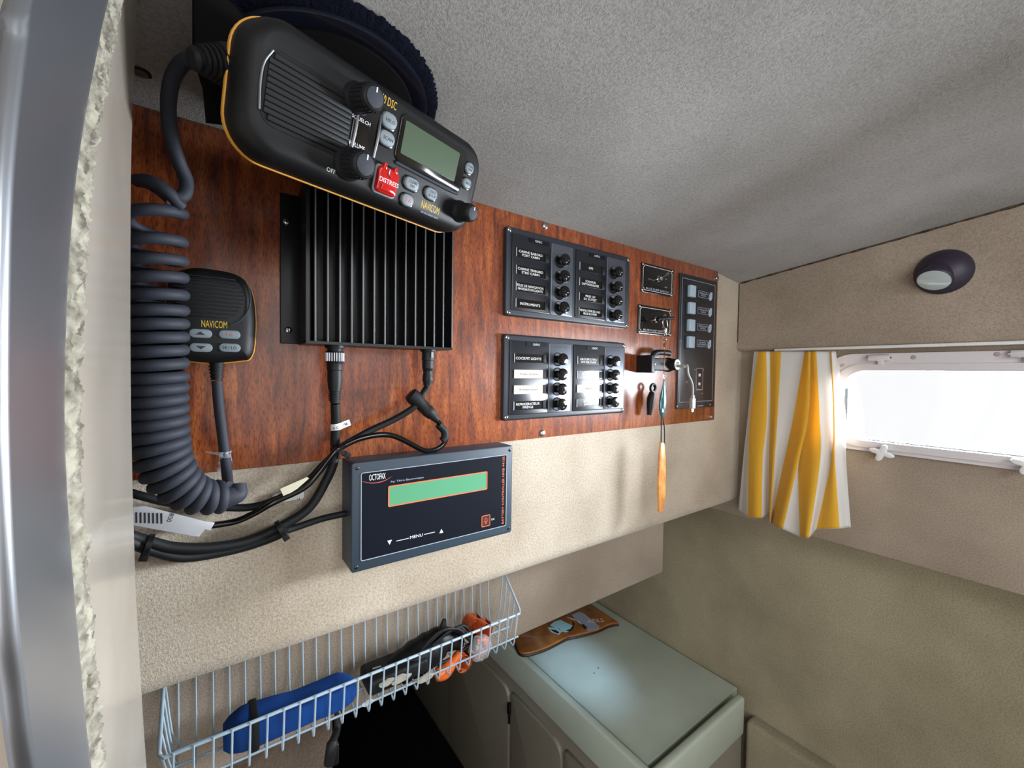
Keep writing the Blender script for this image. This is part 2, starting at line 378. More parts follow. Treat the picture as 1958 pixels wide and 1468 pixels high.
# instrument wall: upper console face with a rolled lower edge
prof = [(WY, 1.56)] + arc(WY+.022, 1.040, .022, 180, 270) + [(1.3, 1.018), (1.3, 1.56)]
m = MB(); sweep_x(m, prof, -.6, XW+.03); struct(build(m, 'wall_front', M['carpet']))
prof = [(.08, 1.02)] + arc(.092, .882, .012, 180, 270) + [(1.3, .870), (1.3, 1.02)]
m = MB(); sweep_x(m, prof, -.6, .785); struct(build(m, 'trim_1', M['carpet_fine']))
m = MB(); m.box(-.6, 1.06, 1.30, 1.34, .05, 1.1); struct(build(m, 'wall_back', M['carpet_low']))
# window wall with its opening
wy0, wy1 = FS.at(1614, 770)[0], .66
wz0, wz1 = FS.at(1700, 846)[1], FS.at(1700, 709)[1]
outer = [(-.45, .990), (1.75, .990), (1.75, 1.72), (-.45, 1.72)]
hole = rrect(wy0, wy1, wz0, wz1, .032, 8)
def holed(outer, hole, n0, n1):
    bm = bmesh.new(); loops = []
    for poly in (outer, hole):
        vs = [bm.verts.new((p[0], p[1], n1)) for p in poly]; loops += [bm.edges.new((vs[i], vs[(i+1) % len(vs)])) for i in range(len(vs))]
    bmesh.ops.triangle_fill(bm, edges=loops, use_beauty=True)
    r = bmesh.ops.extrude_face_region(bm, geom=list(bm.faces))
    for g in r['geom']:
        if isinstance(g, bmesh.types.BMVert): g.co.z = n0
    bm.verts.index_update(); mb = MB(); mb.add([v.co.copy() for v in bm.verts], [[v.index for v in f.verts] for f in bm.faces]); bm.free(); return mb
struct(build(holed(outer, hole, -.020, 0), 'wall_right', M['carpet_fine'], fr=FS))
# soffit board over the window, lower edge rolled
sp_ = [(-.02, 1.62), (-.02, 1.352+.008)] + [(-.02+.008+.008*math.cos(math.radians(a)), 1.36+.008*math.sin(math.radians(a))) for a in (200, 225, 250, 270)] + [(.003, 1.352), (.003, 1.62)]
R = [[(XW+p[0], y, p[1]) for p in sp_] for y in [0.0045-i*.08 for i in range(22)]]
m = MB(); m.rings(R); struct(build(m, 'trim_2', M['carpet_fine']))
# lower hull lining
m = MB(); m.box(.995, 1.05, -1.75, 1.31, .05, 1.01); m.box(.955, .996, -1.75, .44, .992, 1.01); struct(build(m, 'wall_right_lower', M['carpet_low']))
m = MB(); m.box(.962, 1.0, -1.75, -.018, .1, .533, .010); struct(build(m, 'trim_3', M['carpet_low']))
m = MB(); m.box(-1.0, 1.06, -1.75, 1.31, .0, .06); struct(build(m, 'floor', M['brown_carpet']))
m = MB(); m.box(-.60, -.56, -.10, 1.31, .0, 1.8); struct(build(m, 'wall_left', M['carpet']))
m = MB(); m.box(.80, 1.06, -1.8, -1.75, 0, 1.8); m.box(-1.0, .80, -1.8, -1.75, 0, .55)
m.box(-1.0, .80, -1.8, -1.75, 1.42, 1.85); struct(build(m, 'wall_rear', M['carpet']))  # upper rear panel added to cut light from above and behind
m = MB(); m.box(-1.04, -1.0, -1.75, -.10, 1.20, 1.85); m.box(-1.04, -1.0, -1.75, -.10, 0, .40); struct(build(m, 'wall_left_blocker', M['carpet']))  # unseen panels added to hold back light from the left
# mildewed seam between headliner and soffit
m = MB(); pts = [(XW-.021, .0-i*.02, cz(-i*.02)-.0105) for i in range(40)]
m.tube([(p[0]+random.uniform(-.0006, .0006), p[1], p[2]-.0005) for p in pts], lambda t: .0020+.0016*noise.noise(Vector((t*45, 0, 0))), 6, 3)
struct(build(m, 'trim_4', M['mould']))
m = MB(); m.tube([(XW-.0205, .0035, 1.495), (XW-.0205, .0035, 1.45), (XW-.0205, .0035, 1.37)], .0008, 6, 3)
struct(build(m, 'trim_5', M['mould']))

# door frame at the left: laminate jamb, pile edge, curved aluminium frame
XJ = -.034
FJ = Frame((XJ, 0, 0), (0, 1, 0), (0, 0, 1))     # n = +x
e_in = [(290, -260), (266, 0), (253, 250), (250, 500), (251, 760), (256, 1000), (264, 1200), (281, 1468), (305, 1720)]
e_mid = [(290, -260), (232, 0), (202, 150), (172, 330), (154, 560), (145, 740), (147, 900), (157, 1050), (170, 1200), (196, 1468), (240, 1720)]
e_out = [(262, -260), (188, 0), (165, 100), (140, 220), (120, 350), (105, 520), (97, 740), (100, 900), (112, 1080), (128, 1250), (152, 1468), (200, 1720)]
e_far = [(110, -260), (14, 0), (6, 60), (-14, 220), (-26, 400), (-32, 740), (-26, 980), (-12, 1200), (2, 1310), (24, 1468), (80, 1720)]
NZ = 460
def rs(pts):
    C = catmull([(a, b, 0) for a, b in pts], 12); out = []
    for i in range(NZ+1):
        py = -240+(1700+240)*i/NZ; k = 0
        while k < len(C)-2 and C[k+1].y < py: k += 1
        a, b = C[k], C[k+1]; t = (py-a.y)/(b.y-a.y); out.append(FJ.at(a.x+(b.x-a.x)*t, py, 0))
    return out
A, B, C_, D_ = rs(e_in), rs(e_mid), rs(e_out), rs(e_far)
def slab(L, R, n0, n1, r=.0012):
    mb = MB(); rr = []
    for (y0, z0), (y1, z1) in zip(L, R): rr.append([(y0, z0, n0), (y0, z0, n1-r), (y0-r*.3, z0, n1-r*.3), (y0-r, z0, n1), (y1, z1, n1), (y1, z1, n0)])
    return mb.rings(rr)
# the bulkhead whose end face is the jamb
m = slab(A[::6], B[::6], -.50, 0); jm = build(m, 'door_1', M['jamb'], fr=FJ); struct(jm)
def fz(i, t):
    k = min(NZ, int(i*NZ+.5)); y0, z0 = B[k]; y1, z1 = C_[k]
    y = y0+(y1-y0)*t; z = z0+(z1-z0)*t
    nn = noise.noise(Vector((z*170, y*260, 3)))+.7*noise.noise(Vector((z*480, y*480, 9)))+.4*noise.noise(Vector((z*1300, y*1300, 5)))
    e = math.sin(PI*t); return (y+.0006*nn*e, z+.0006*nn, .0001+.0022*e**.6 + .0020*nn*e)
m = MB(); m.grid(fz, NZ, 18); struct(build(m, 'trim_6', M['fuzz'], fr=FJ, angle=180))
m = MB(); m.tube([(y, z, .0006+.0004*noise.noise(Vector((z*400, 0, 0)))) for y, z in C_[::2]], .0005, 6, 1)
struct(build(m, 'trim_7', M['bead'], fr=FJ))
def al(i, t):
    k = min(NZ, int(i*NZ+.5)); y0, z0 = C_[k]; y1, z1 = D_[k]
    return (y0+(y1-y0)*t, z0+(z1-z0)*t, -.0005 + .0012*math.sin(PI*t))
m = MB(); m.grid(al, 92, 16); fe = build(m, 'trim_8', M['alu'], fr=FJ, angle=180); struct(fe)
sm = fe.modifiers.new('thick', 'SOLIDIFY'); sm.thickness = .003; sm.offset = -1

# ================================================================== INSTRUMENT BOARD
wood_r = (FW.at(1377, 520)[0]+FW.at(1362, 805)[0])/2
WZ0, WZ1 = 1.2085, 1.5075
wt = thing('instrument_board', 'glossy reddish brown mahogany board screwed to the carpeted wall, carrying the switch panels', 'board', FW, (.4, WZ0, 0))
m = MB(); m.box(-.32, wood_r, WZ0, WZ1, -.0049, 0, .0008); build(m, 'board_panel', M['wood'], wt)
def screw_mb(r=.0032, h=.0016):
    mb = MB(); mb.lathe([(r*1.0, 0), (r, h*.4), (r*.8, h*.85), (r*.35, h), (0, h)], 16)
    return mb
def slot_mb(r):
    mb = MB(); mb.box(-r*.55, r*.55, -r*.12, r*.12, 0, .0003); mb.box(-r*.12, r*.12, -r*.55, r*.55, 0, .0003); return mb
def screws(parent, pts, r=.0032, h=.0016, m_=None, n=0, cross=True):
    s0 = None
    for px, py in pts:
        u, v = FR_CUR.at(px, py, n)
        if s0 is None:
            s0 = build(screw_mb(r, h), 'screw', m_ or M['chrome'], parent, loc=(u, v, n)); me_s = s0
            if cross: c0 = build(slot_mb(r), 'screw_slot', M['print_dark'], s0, loc=(0, 0, 0)); c0.location = (0, 0, h*.92)
        else:
            s = dup_at(s0, parent, (u, v, n))
            if cross: c = c0.copy(); col.objects.link(c); c.parent = s
FR_CUR = FW
screws(wt, [(1042, 432), (1037, 828), (1371, 532), (1360, 797)], .0048, .0024, M['steel'], 0, False)

# ------------------------------------------------------------------ breaker panels
def breaker(px_c, knobs_l, knobs_r, labels_l, labels_r, tape, label, small):
    P = [FW.at(a, b, .006) for a, b in px_c]
    u0 = (P[0][0]+P[3][0])/2; u1 = (P[1][0]+P[2][0])/2; v1 = (P[0][1]+P[1][1])/2; v0 = (P[2][1]+P[3][1])/2
    W = u1-u0; H = v1-v0
    t = thing('breaker_panel', label, 'switch panel', FW, (u0, v0, 0), 'four-row breaker panels on the board')
    m = MB(); m.prism(rrect(u0, u1, v0, v1, .004), 0, .007, .0025, 3); build(m, 'panel_frame', M['panel_grey'], t)
    fu = lambda f: u0+W*f
    fv = lambda f: v0+H*f
    # fractions of the width, measured square on
    X = [FW.at(a, 720, .008)[0] for a in (976, 1049, 1051, 1092, 1098, 1155, 1157, 1192)]
    du = u0-FW.at(964, 720, .006)[0]; X = [x+du for x in X]
    X = [min(x, u1-.004) for x in X]
    for k in (0, 4):
        m = MB(); m.prism(rrect(X[k], X[k+1], fv(.065), fv(.93), .0015), .006, .0085, .0006); bk = build(m, 'label_plate', M['panel_black'], t)
        m = MB(); m.prism(rrect(X[k+2], X[k+3], fv(.065), fv(.93), .0015), .006, .0080, .0006); build(m, 'switch_plate', M['plate_metal'], t, )
    vs = []
    for i in range(4): vs.append((FW.at(*knobs_l[i], .016)[1]+FW.at(*knobs_r[i], .016)[1])/2)
    rows = vs
    kb = None
    for side, kn in ((0, knobs_l), (1, knobs_r)):
        uu = sum(FW.at(*k, .016)[0] for k in kn)/4
        labs = (labels_l, labels_r)[side]; xl0, xl1 = X[side*4], X[side*4+1]
        wl = xl1-xl0
        # header
        m = MB(); m.box(xl0+wl*.40 if small else xl0+wl*.42, xl1-wl*.06, fv(.873), fv(.917), .0085, .0092); build(m, 'header_tile', M['navy'], t)
        text('12VDC', (xl0+wl*.66, fv(.895), .0092), .0028, .012, M['white'], t)
        if small:
            uc = (X[side*4+2]+X[side*4+3])/2
            text('◄ ▬▬ ID ►' if False else '<  SERIES  1-01', (uc, fv(.885), .0080), .0026, .024 if side == 0 else .022, M['print_dark'], t)
        for i, v in enumerate(rows):
            m = MB(); a = xl0+wl*.09; b = xl1-wl*.07
            m.box(a, b, v-.0058, v+.0058, .0085, .0089); ti = build(m, 'label_tile', M['gloss_black'], t)
            m = MB(); m.box(a, a+wl*.015, v-.0056, v+.0056, .0089, .0096); build(m, 'tile_edge', M['greyprint'], ti)
            m = MB(); m.box(b-wl*.09, b, v-.0054, v+.0054, .0089, .0100, .0004); build(m, 'tile_clip', M['black'], ti)
            tx = labs[i]; tp = tx in tape
            if tp: m = MB(); m.box(a+wl*.0, b-wl*.09, v-.0056, v+.0056, .0089, .0098); build(m, 'label_tape', M['cream_tape'], ti)
            lines = tx.split('\n'); mx_ = max(len(q) for q in lines)
            hh = .0075 if len(lines) == 2 else .0033
            ww = min(wl*.68, wl*.047*mx_) if not tp else wl*.036*mx_
            text(tx, (a+(b-wl*.09-a)*.5, v-.0003, .0098 if tp else .0089), hh, ww, M['print_dark'] if tp else M['white'], ti, bold=.01)
            if kb is None:
                m = MB(); m.lathe([(.0092, 0), (.0096, .0006), (.0090, .0012), (.0082, .0008)], 28); kr = build(m, 'switch_ring', M['black'], t, loc=(uu, v, .0080))
                m = MB(); m.lathe([(.0052, 0), (.0048, .0075), (.0078, .0085), (.0084, .0095), (.0084, .0115), (.0078, .0128), (.0055, .0133), (0, .0134)], 28)
                kb = build(m, 'switch_knob', M['gloss_black'], t, loc=(uu, v, .0082))
                m = MB(); m.box(-.0045, .0045, -.0016, .0016, .0132, .0152, .0007); bar = build(m, 'knob_bar', M['gloss_black'], kb, loc=(0, 0, 0)); bar.location = (0, 0, 0)
                m = MB(); m.box(-.0008, .0008, -.0050, -.0030, .0132, .0140, .0003); bar2 = build(m, 'knob_mark', M['greyprint'], kb, loc=(0, 0, 0)); bar2.location = (0, 0, 0)
            else:
                dup_at(kr, t, (uu, v, .0080)); k2 = dup_at(kb, t, (uu, v, .0082))
                for q in (bar, bar2): b_ = q.copy(); col.objects.link(b_); b_.parent = k2
    for (u, v) in ((u0+.0045, v0+.0045), (u1-.0045, v0+.0045), (u0+.0045, v1-.0045), (u1-.0045, v1-.0045)):
        s = build(screw_mb(.0030, .0014), 'screw', M['chrome'], t, loc=(u, v, .0068)); c = build(slot_mb(.003), 'screw_slot', M['print_dark'], s, loc=(0, 0, 0)); c.location = (0, 0, .0012)
    return t
kl = [(1078.7, 498.6), (1078, 527.8), (1077, 558), (1075.8, 587)]; kr = [(1181.6, 520), (1180, 549.5), (1179, 575.9), (1178, 603)]
breaker([(970, 433), (1207, 492), (1199, 628), (963, 602)], kl, kr,
        ['CABINE BABORD\nPORT CABIN', 'CABINE TRIBORD\nSTBD CABIN', 'FEUX DE NAVIGATION\nNAVIGATION LIGHTS', 'INSTRUMENTS'],
        ['GPS', 'SONDEUR\nDEPTHSOUNDER', 'PRISE 12V\nDC OUTLET', 'VENTILATEUR DE CALE\nBILGE BLOWER'], (),
        'upper of the two dark breaker panels, all its labels black, none taped over', False)
kl = [(1074.4, 686), (1074, 715.4), (1073, 743), (1072, 772)]; kr = [(1176, 691.6), (1175, 717), (1174, 743), (1173, 769)]
breaker([(967, 638), (1197, 656), (1191, 790), (958, 804)], kl, kr,
        ['COCKPIT LIGHTS', 'Pompe  Douche', 'Refrigerateur', 'REFRIGERATEUR\nFRIDGE'],
        ["GROUPE D'EAU\nWATER PUMP", 'SALTWATER\nPUMP', 'WEBASPO', 'DIVERS\nSPARE'], ('Pompe  Douche', 'Refrigerateur', 'WEBASPO'),
        'lower of the two breaker panels, with three cream label tapes and pump and fridge switches', True)

# ------------------------------------------------------------------ bilge pump switches
def bilge(px_c, tg, label, txt):
    P = [FW.at(a, b, .002) for a, b in px_c]
    u0 = (P[0][0]+P[3][0])/2; u1 = (P[1][0]+P[2][0])/2; v1 = (P[0][1]+P[1][1])/2; v0 = (P[2][1]+P[3][1])/2
    t = thing('bilge_pump_switch', label, 'switch', FW, ((u0+u1)/2, (v0+v1)/2, 0), 'bilge pump switch plates')
    m = MB(); m.prism(rrect(u0, u1, v0, v1, .002), 0, .002, .0005); build(m, 'switch_plate', M['gloss_black'], t)
    a, b, c, d = u0+.0035, u1-.0035, v0+.0035, v1-.0035; k = .0035
    poly = [(a+k, c), (b-k, c), (b-k*.6, c+k*.8), (b, c+k), (b, d-k), (b-k*.8, d-k*.8), (b-k, d), (a+k, d), (a+k*.8, d-k*.8), (a, d-k), (a, c+k), (a+k*.8, c+k*.8)]
    m = MB(); frame_bar(m, poly, .0007, .0020, .0022); build(m, 'border_line', M['white'], t)
    text('BILGE PUMP SWITCH', ((u0+u1)/2, v0+.0072, .002), .0033, (u1-u0)*.72, M['greyprint'], t)
    text('AUTO', (u0+(u1-u0)*.76, v0+(v1-v0)*.60, .002), .0020, .0050, M['greyprint'], t); text('MANUAL', (u0+(u1-u0)*.76, v0+(v1-v0)*.31, .002), .0020, .0070, M['greyprint'], t)
    uc, vc = (u0+u1)/2, (v0+v1)/2+.002
    m = MB(); m.lathe([(.0052, 0), (.0052, .002), (.0036, .0022), (.0036, .0075), (.0026, .0080), (0, .0082)], 6 if False else 20, (uc, vc, .002)); c0 = build(m, 'toggle_bush', M['chrome'], t)
    m = MB(); m.tube([(uc, vc, .008), (uc, vc+.003*tg, .014), (uc, vc+.006*tg, .022)], lambda q: .0012+.0013*q, 12, 4); build(m, 'toggle_lever', M['chrome'], t)
    for (u, v) in ((u0+.003, v0+.003), (u1-.003, v0+.003), (u0+.003, v1-.003), (u1-.003, v1-.003)):
        build(screw_mb(.0022, .0011), 'screw', M['chrome'], t, loc=(u, v, .002))
    return t, (u0, u1, v0, v1)
bilge([(1228.8, 500.7), (1288.4, 516.2), (1285.8, 568.3), (1225, 556.7)], 1, 'upper black bilge pump switch plate, with nothing hanging from it', '')
_, BL2 = bilge([(1222.6, 581.3), (1284.8, 592), (1282.2, 643.4), (1219, 636.9)], 1, 'lower black bilge pump switch plate, with a key chain hung over it', '')

# ------------------------------------------------------------------ right control panel
P = [FW.at(a, b, .003) for a, b in ((1306, 521), (1374.5, 541), (1360, 778.5), (1289.5, 781.5))]
u0 = (P[0][0]+P[3][0])/2; u1 = (P[1][0]+P[2][0])/2; v1 = (P[0][1]+P[1][1])/2; v0 = (P[2][1]+P[3][1])/2
t = thing('gauge_panel', 'tall glossy black control panel with four square pale keys at the board end', 'switch panel', FW, (u0, v0, 0))
m = MB(); m.prism(rrect(u0, u1, v0, v1, .001), 0, .0035, .0006); build(m, 'panel_face', mat('satin_black_acrylic', srgb(24, 27, 34), .40, spec=1.0), t)
m = MB(); frame_bar(m, rrect(u0+.006, u1-.006, v0+.012, v1-.008, .001, 2), .0007, .0035, .0037); build(m, 'border_line', M['greyprint'], t)
bts = [(1325.8, 556.9), (1323.6, 589), (1322.5, 621.7), (1320.9, 653.9)]
bu = sum(FW.at(*q, .010)[0] for q in bts)/4; b0 = None; LA = FW.at(1336, 560, .0035)[0]-.001; LB = FW.at(1356, 560, .0035)[0]-.001
W_ = u1-u0; hx = None
wrd = ['TEMPERATURE\nMOTEUR', 'PRESSION\nHUILE', 'VENTILATION\nMOTEUR', 'ECLAIRAGE\nINSTRUMENTS']
for i, q in enumerate(bts):
    v = FW.at(*q, .010)[1]
    m = MB(); m.prism(rrect(-.0115, .0095, -.0125, .0115, .002), 0, .003, .001); bz = build(m, 'key_bezel', M['panel_grey'], t, loc=(bu, v, .0033))
    m = MB(); m.prism(rrect(-.0092, .0092, -.0108, .0108, .0015), 0, .008, .0012); k = build(m, 'key_cap', M['key_blue'], t, loc=(bu, v, .004))
    a = LA; b = LB
    m = MB(); frame_bar(m, [(a, v-.0062), (b, v-.0062), (b, v+.0062), (a, v+.0062)], .0006, .0035, .0037); lf = build(m, 'legend_box', M['greyprint'], t)
    text(wrd[i], ((a+b)/2, v, .0035), .0070, (b-a)*.8, M['greyprint'], lf)
    m = MB(); c = b+.0070; m.prism([(c-.0055, v-.0085), (c+.0015, v-.0085), (c+.0055, v-.003), (c+.0055, v+.0080), (c-.0005, v+.0080), (c-.0055, v+.002)], .0035, .0038); hx = build(m, 'badge', M['greyprint'], t)
    text('o', (c, v, .0038), .002, .002, M['print_dark'], hx)
A = FW.at(1330, 703, .003); B = FW.at(1342, 745.5, .003)
m = MB(); frame_bar(m, rrect(A[0], B[0], B[1], A[1], .0008, 2), .0018, .0035, .0050); build(m, 'slot_frame', M['steel'], t)
m = MB(); m.box(A[0]+.001, B[0]-.001, B[1]+.001, A[1]-.001, .0030, .0038); sl = build(m, 'indicator_slot', M['slot'], t)
for f in (.32, .72):
    c = ((A[0]+B[0])/2, B[1]+(A[1]-B[1])*(1-f)); m = MB(); m.box(c[0]-.0032, c[0]+.0032, c[1]-.0028, c[1]+.0028, .0038, .0052, .0006); build(m, 'fuse_cap', M['white_plastic'], sl)
for q in ((1294.5, 776.8), (1358, 773.3), (1328.7, 706.7), (1345, 707.3), (1342.4, 752), (1312.8, 730.5), (1302, 652)):
    u, v = FW.at(*q, .0035); build(screw_mb(.0018, .0009), 'screw', M['steel'], t, loc=(u, v, .0035))
A = FW.at(1332, 776, .0036); m = MB(); m.box(A[0], A[0]+.026, A[1]-.0035, A[1]+.0035, .0035, .0037); q = build(m, 'maker_strip', M['panel_grey'], t)
text('ooo oo oooo', (A[0]+.013, A[1], .0037), .0026, .020, M['greyprint'], q)
A = FW.at(1352, 730, .0036)
m = MB(); frame_bar(m, [(A[0]-.006, A[1]-.008), (A[0]+.002, A[1]-.010), (A[0]+.006, A[1]-.002), (A[0]+.006, A[1]+.010), (A[0]-.001, A[1]+.010), (A[0]-.001, A[1]-.001)], .0005, .0035, .0036); build(m, 'emblem', M['panel_grey'], t)

# ------------------------------------------------------------------ transceiver with cooling fins
HN = .040
hu0 = (FW.at(585, 520, HN)[0]); hu1 = FW.at(867, 560, HN)[0]; hv0 = (FW.at(585, 652, HN)[1]+FW.at(864, 667, HN)[1])/2; hv1 = 1.468
t = thing('radio_transceiver', 'black finned metal transceiver box screwed on the board under the radio', 'transceiver', FW, ((hu0+hu1)/2, hv0, 0))
m = MB(); m.box(hu0, hu1, hv0, hv1, .001, HN-.016, .001); m.box(hu0, hu0+.003, hv0, hv1, HN-.017, HN); m.box(hu0, hu1, hv0-.0015, hv0+.001, 0.002, HN-.001)
build(m, 'housing', M['metal_black'], t)
fl0 = FW.at(536, 520, .003)[0]
m = MB(); m.box(fl0, hu0+.001, hv0-.0005, hv1-.004, 0, .003, .0006); build(m, 'mounting_flange', M['metal_black'], t)
for q in ((548, 424), (551, 631)):
    u, v = FW.at(*q, .003); s = build(screw_mb(.0032, .0018), 'screw', M['chrome'], t, loc=(u, v, .003)); c = build(slot_mb(.0032), 'screw_slot', M['print_dark'], s, loc=(0, 0, 0)); c.location = (0, 0, .0016)
fx = [1025, 1095, 1160, 1228, 1288, 1350, 1408, 1463, 1517, 1568, 1617, 1665, 1712, 1760]
f0 = None
ufirst = FW.at(fx[0]/2.823+240, 520, HN)[0]; ulast = hu1-.0012
for i in range(14):
    u = ufirst+(ulast-ufirst)*i/13
    m = MB()
    if f0 is None:
        m.box(-.0009, .0009, hv0+.0005, hv1-.001, HN-.017, HN-.0004); m.cur = 1; m.box(-.0007, .0007, hv0+.0007, hv1-.0012, HN-.0005, HN, .0002); f0 = build(m, 'cooling_fin', [M['metal_black'], M['fin_edge']], t, loc=(u, 0, 0)); 
    else: dup_at(f0, t, (u, 0, 0))
# connectors
def conn(name, px, py, prof, n, parent, mat_, ribs=True):
    u, v = FW.at(px, py, n); mb = MB(); mb.lathe(prof, 24, (u, v, n), (0, -1, 0)); return build(mb, name, mat_, parent), u, v
def ringed(base, n, r0, r1, h0, h1):
    out = []
    for i in range(n):
        a = h0+(h1-h0)*i/n; b = h0+(h1-h0)*(i+.55)/n; out += [(r0, a), (r0, b), (r1, b+.0001), (r1, a+(h1-h0)/n-.0001)]
    return out
c1n = .020
u1_, v1_ = FW.at(640, 664, c1n)
tc_ = thing('antenna_plug', 'thick black plug screwed into the left socket under the finned box', 'plug', FW, (u1_, hv0, c1n))
m = MB(); m.lathe([(.0090, -.0005), (.0090, .0025), (.0075, .0026), (.0068, .005), (.0068, .007)], 24, (u1_, hv0-.0012, c1n), (0, -1, 0)); build(m, 'socket_nut', M['black'], tc_)
m = MB(); m.lathe([(.0078, .006), (.0082, .007), (.0082, .016), (.0076, .017)] + [(.0072, .018), (.0072, .024), (.0066, .0245), (.0068, .034), (.0056, .044)], 24, (u1_, hv0-.001, c1n), (0, -1, 0)); build(m, 'plug_body', M['black'], tc_)
m = MB()
for k in range(24):
    a = 2*PI*k/24; x = u1_+.0083*math.cos(a); z = c1n+.0083*math.sin(a); m.box(x-.0004, x+.0004, hv0-.0165, hv0-.0085, z-.0004, z+.0004)
build(m, 'knurling', M['steel'], tc_)
m = MB(); m.lathe([(.0056, .044)] + [(r, .044+.0016*i+d) for i in range(7) for r, d in ((.0056, 0), (.0056, .0008), (.0044, .0009), (.0044, .0015))] + [(.0042, .057)], 20, (u1_, hv0, c1n), (0, -1, 0)); build(m, 'strain_relief', M['black_soft'], tc_)
u2_, _ = FW.at(818, 668, c1n)
tc2 = thing('power_plug', 'black plug with an angled adapter in the right socket under the finned box', 'plug', FW, (u2_, hv0, c1n))
m = MB(); m.lathe([(.0085, -.0005), (.0085, .0025), (.0070, .0026), (.0064, .004), (.0066, .012), (.0060, .0125), (.0062, .021), (.0056, .0215), (.0048, .026), (.0056, .029), (.0058, .034), (.0050, .036), (.0046, .040)], 24, (u2_, hv0-.001, c1n), (0, -1, 0)); build(m, 'plug_body', M['black'], tc2)
m = MB(); m.box(u2_+.001, u2_+.0035, hv0-.010, hv0-.004, c1n+.0055, c1n+.0070); build(m, 'key_window', M['steel'], tc2)
pa = FW.at3(784, 752, .022); pb = FW.at3(836, 803, .022); ax = (pb-pa); Lq = ax.length
m = MB(); m.lathe([(.004, 0), (.0075, .001), (.0085, .006), (.0082, Lq*.32), (.0070, Lq*.34), (.0066, Lq*.60), (.0072, Lq*.62), (.0060, Lq*.80), (.0052, Lq*.82), (.0036, Lq)], 22, pa, ax); build(m, 'adapter', M['black_soft'], tc2)

# ================================================================== CABLES
def cable(label, pts, r, m_=None, name='cable', fr=FW, seg=10, group=None):
    P = [fr.at3(p[0], p[1], p[2] if len(p) > 2 else .012) for p in pts]
    o = P[0]; mb = MB(); mb.tube(P, r, seg, 8); ob = build(mb, name, m_ or M['black_soft'], None, fr, o)
    return tag(ob, label, 'cable', group)
q5 = lambda l, n=None: [(240+a[0]/4.257, 840+a[1]/4.257)+tuple(a[2:]) for a in l]
q7 = lambda l: [(600+a[0]/5.646, 640+a[1]/5.646)+tuple(a[2:]) for a in l]
cable('thick black antenna cable hanging from the left plug and curving away to the lower left', [(641, 772, .020), (642, 800, .018), (641, 840, .014), (640, 866, .012)]+q5([(1690, 200, .012), (1635, 330, .012), (1500, 550, .012), (1290, 695, .012), (1000, 825, .014), (700, 880, .016), (400, 880, .018), (200, 835, .02), (50, 790, .022), (-200, 700, .03)]), .0044)
cable('black cable sagging lowest of the bundle across the carpet', q5([(1290, 720, .016), (1240, 775, .012), (1000, 862, .008), (700, 930, .010), (450, 955, .014), (230, 905, .018), (100, 860, .022), (-150, 760, .03)]), .0044)
cable('thin black cable from the left side of the grey battery monitor', q5([(1800, 600, .012), (1600, 645, .012), (1400, 712, .012), (1290, 745, .014), (1240, 755, .015)]), .0032)
cable('black power cable arching from the right plug down to the cable tie', [(815, 742, .018), (809, 752, .024), (795, 775, .024), (759, 799, .020), (706, 824, .018), (660, 850, .020), (645, 862, .022)]+q5([(1600, 215, .018), (1500, 320, .018), (1350, 425, .018), (1200, 500, .018), (1050, 545, .014), (870, 555, .012), (400, 520, .012), (150, 465, .014), (-150, 380, .02)]), .0034)
cable('thin glossy black cable looping from the angled adapter past the grey monitor', q7([(1290, 890, .022), (1380, 980, .022), (1432, 1080, .022), (1400, 1180, .022), (1300, 1243, .022), (1180, 1243, .022), (1000, 1150, .022), (850, 1088, .022), (700, 1080, .022), (500, 1120, .022), (330, 1195, .024), (230, 1260, .026)])+q5([(1580, 260, .022), (1450, 395, .022), (1200, 515, .022), (1050, 600, .018), (900, 665, .014), (720, 697, .012), (640, 700, .012)]), .0029, M['gloss_black'])
# adapter boot on the thin cable
pa = [FW.at3(*q) for q in [(600+a/5.646, 640+b/5.646, .022) for a, b in ((1345, 970), (1410, 1040), (1412, 1110), (1385, 1140))]]
m = MB(); m.tube(pa, .0045, 8, 5); ob = build(m, 'cable_tape', M['black_soft'], None, FW, pa[0]); tag(ob, 'ragged black tape wrapped round the thin looping cable', 'tape')
def tie(px, py, ang, label, n=.018):
    u, v = FW.at(px, py, n); o = (u, v, n)
    tt = thing('cable_tie', label, 'cable tie', FW, o, 'cable ties')
    c, s_ = math.cos(ang), math.sin(ang); ax = Vector((c, s_, 0))
    m = MB(); m.lathe([(.0075, -.002), (.0080, -.0018), (.0080, .0018), (.0075, .002)], 16, o, ax); build(m, 'band', M['black'], tt)
    e = Vector((-s_, c, 0)); p = Vector(o)-e*.009
    m = MB(); m.box(-.0028, .0028, -.0035, .0035, -.0025, .0025, .0006, xf=lambda w: p+ax*w.x+e*w.y+Vector((0, 0, w.z))); build(m, 'tie_head', M['black'], tt)
tie(240+1262/4.257, 840+725/4.257, .45, 'black cable tie low in the middle of the sagging bundle')
tie(240+1735/4.257, 840+90/4.257, 1.0, 'black cable tie where the cables meet at the bottom of the board', .02)
tie(240+190/4.257, 840+855/4.257, -.3, 'black cable tie at the far left of the bundle by the jamb', .02)
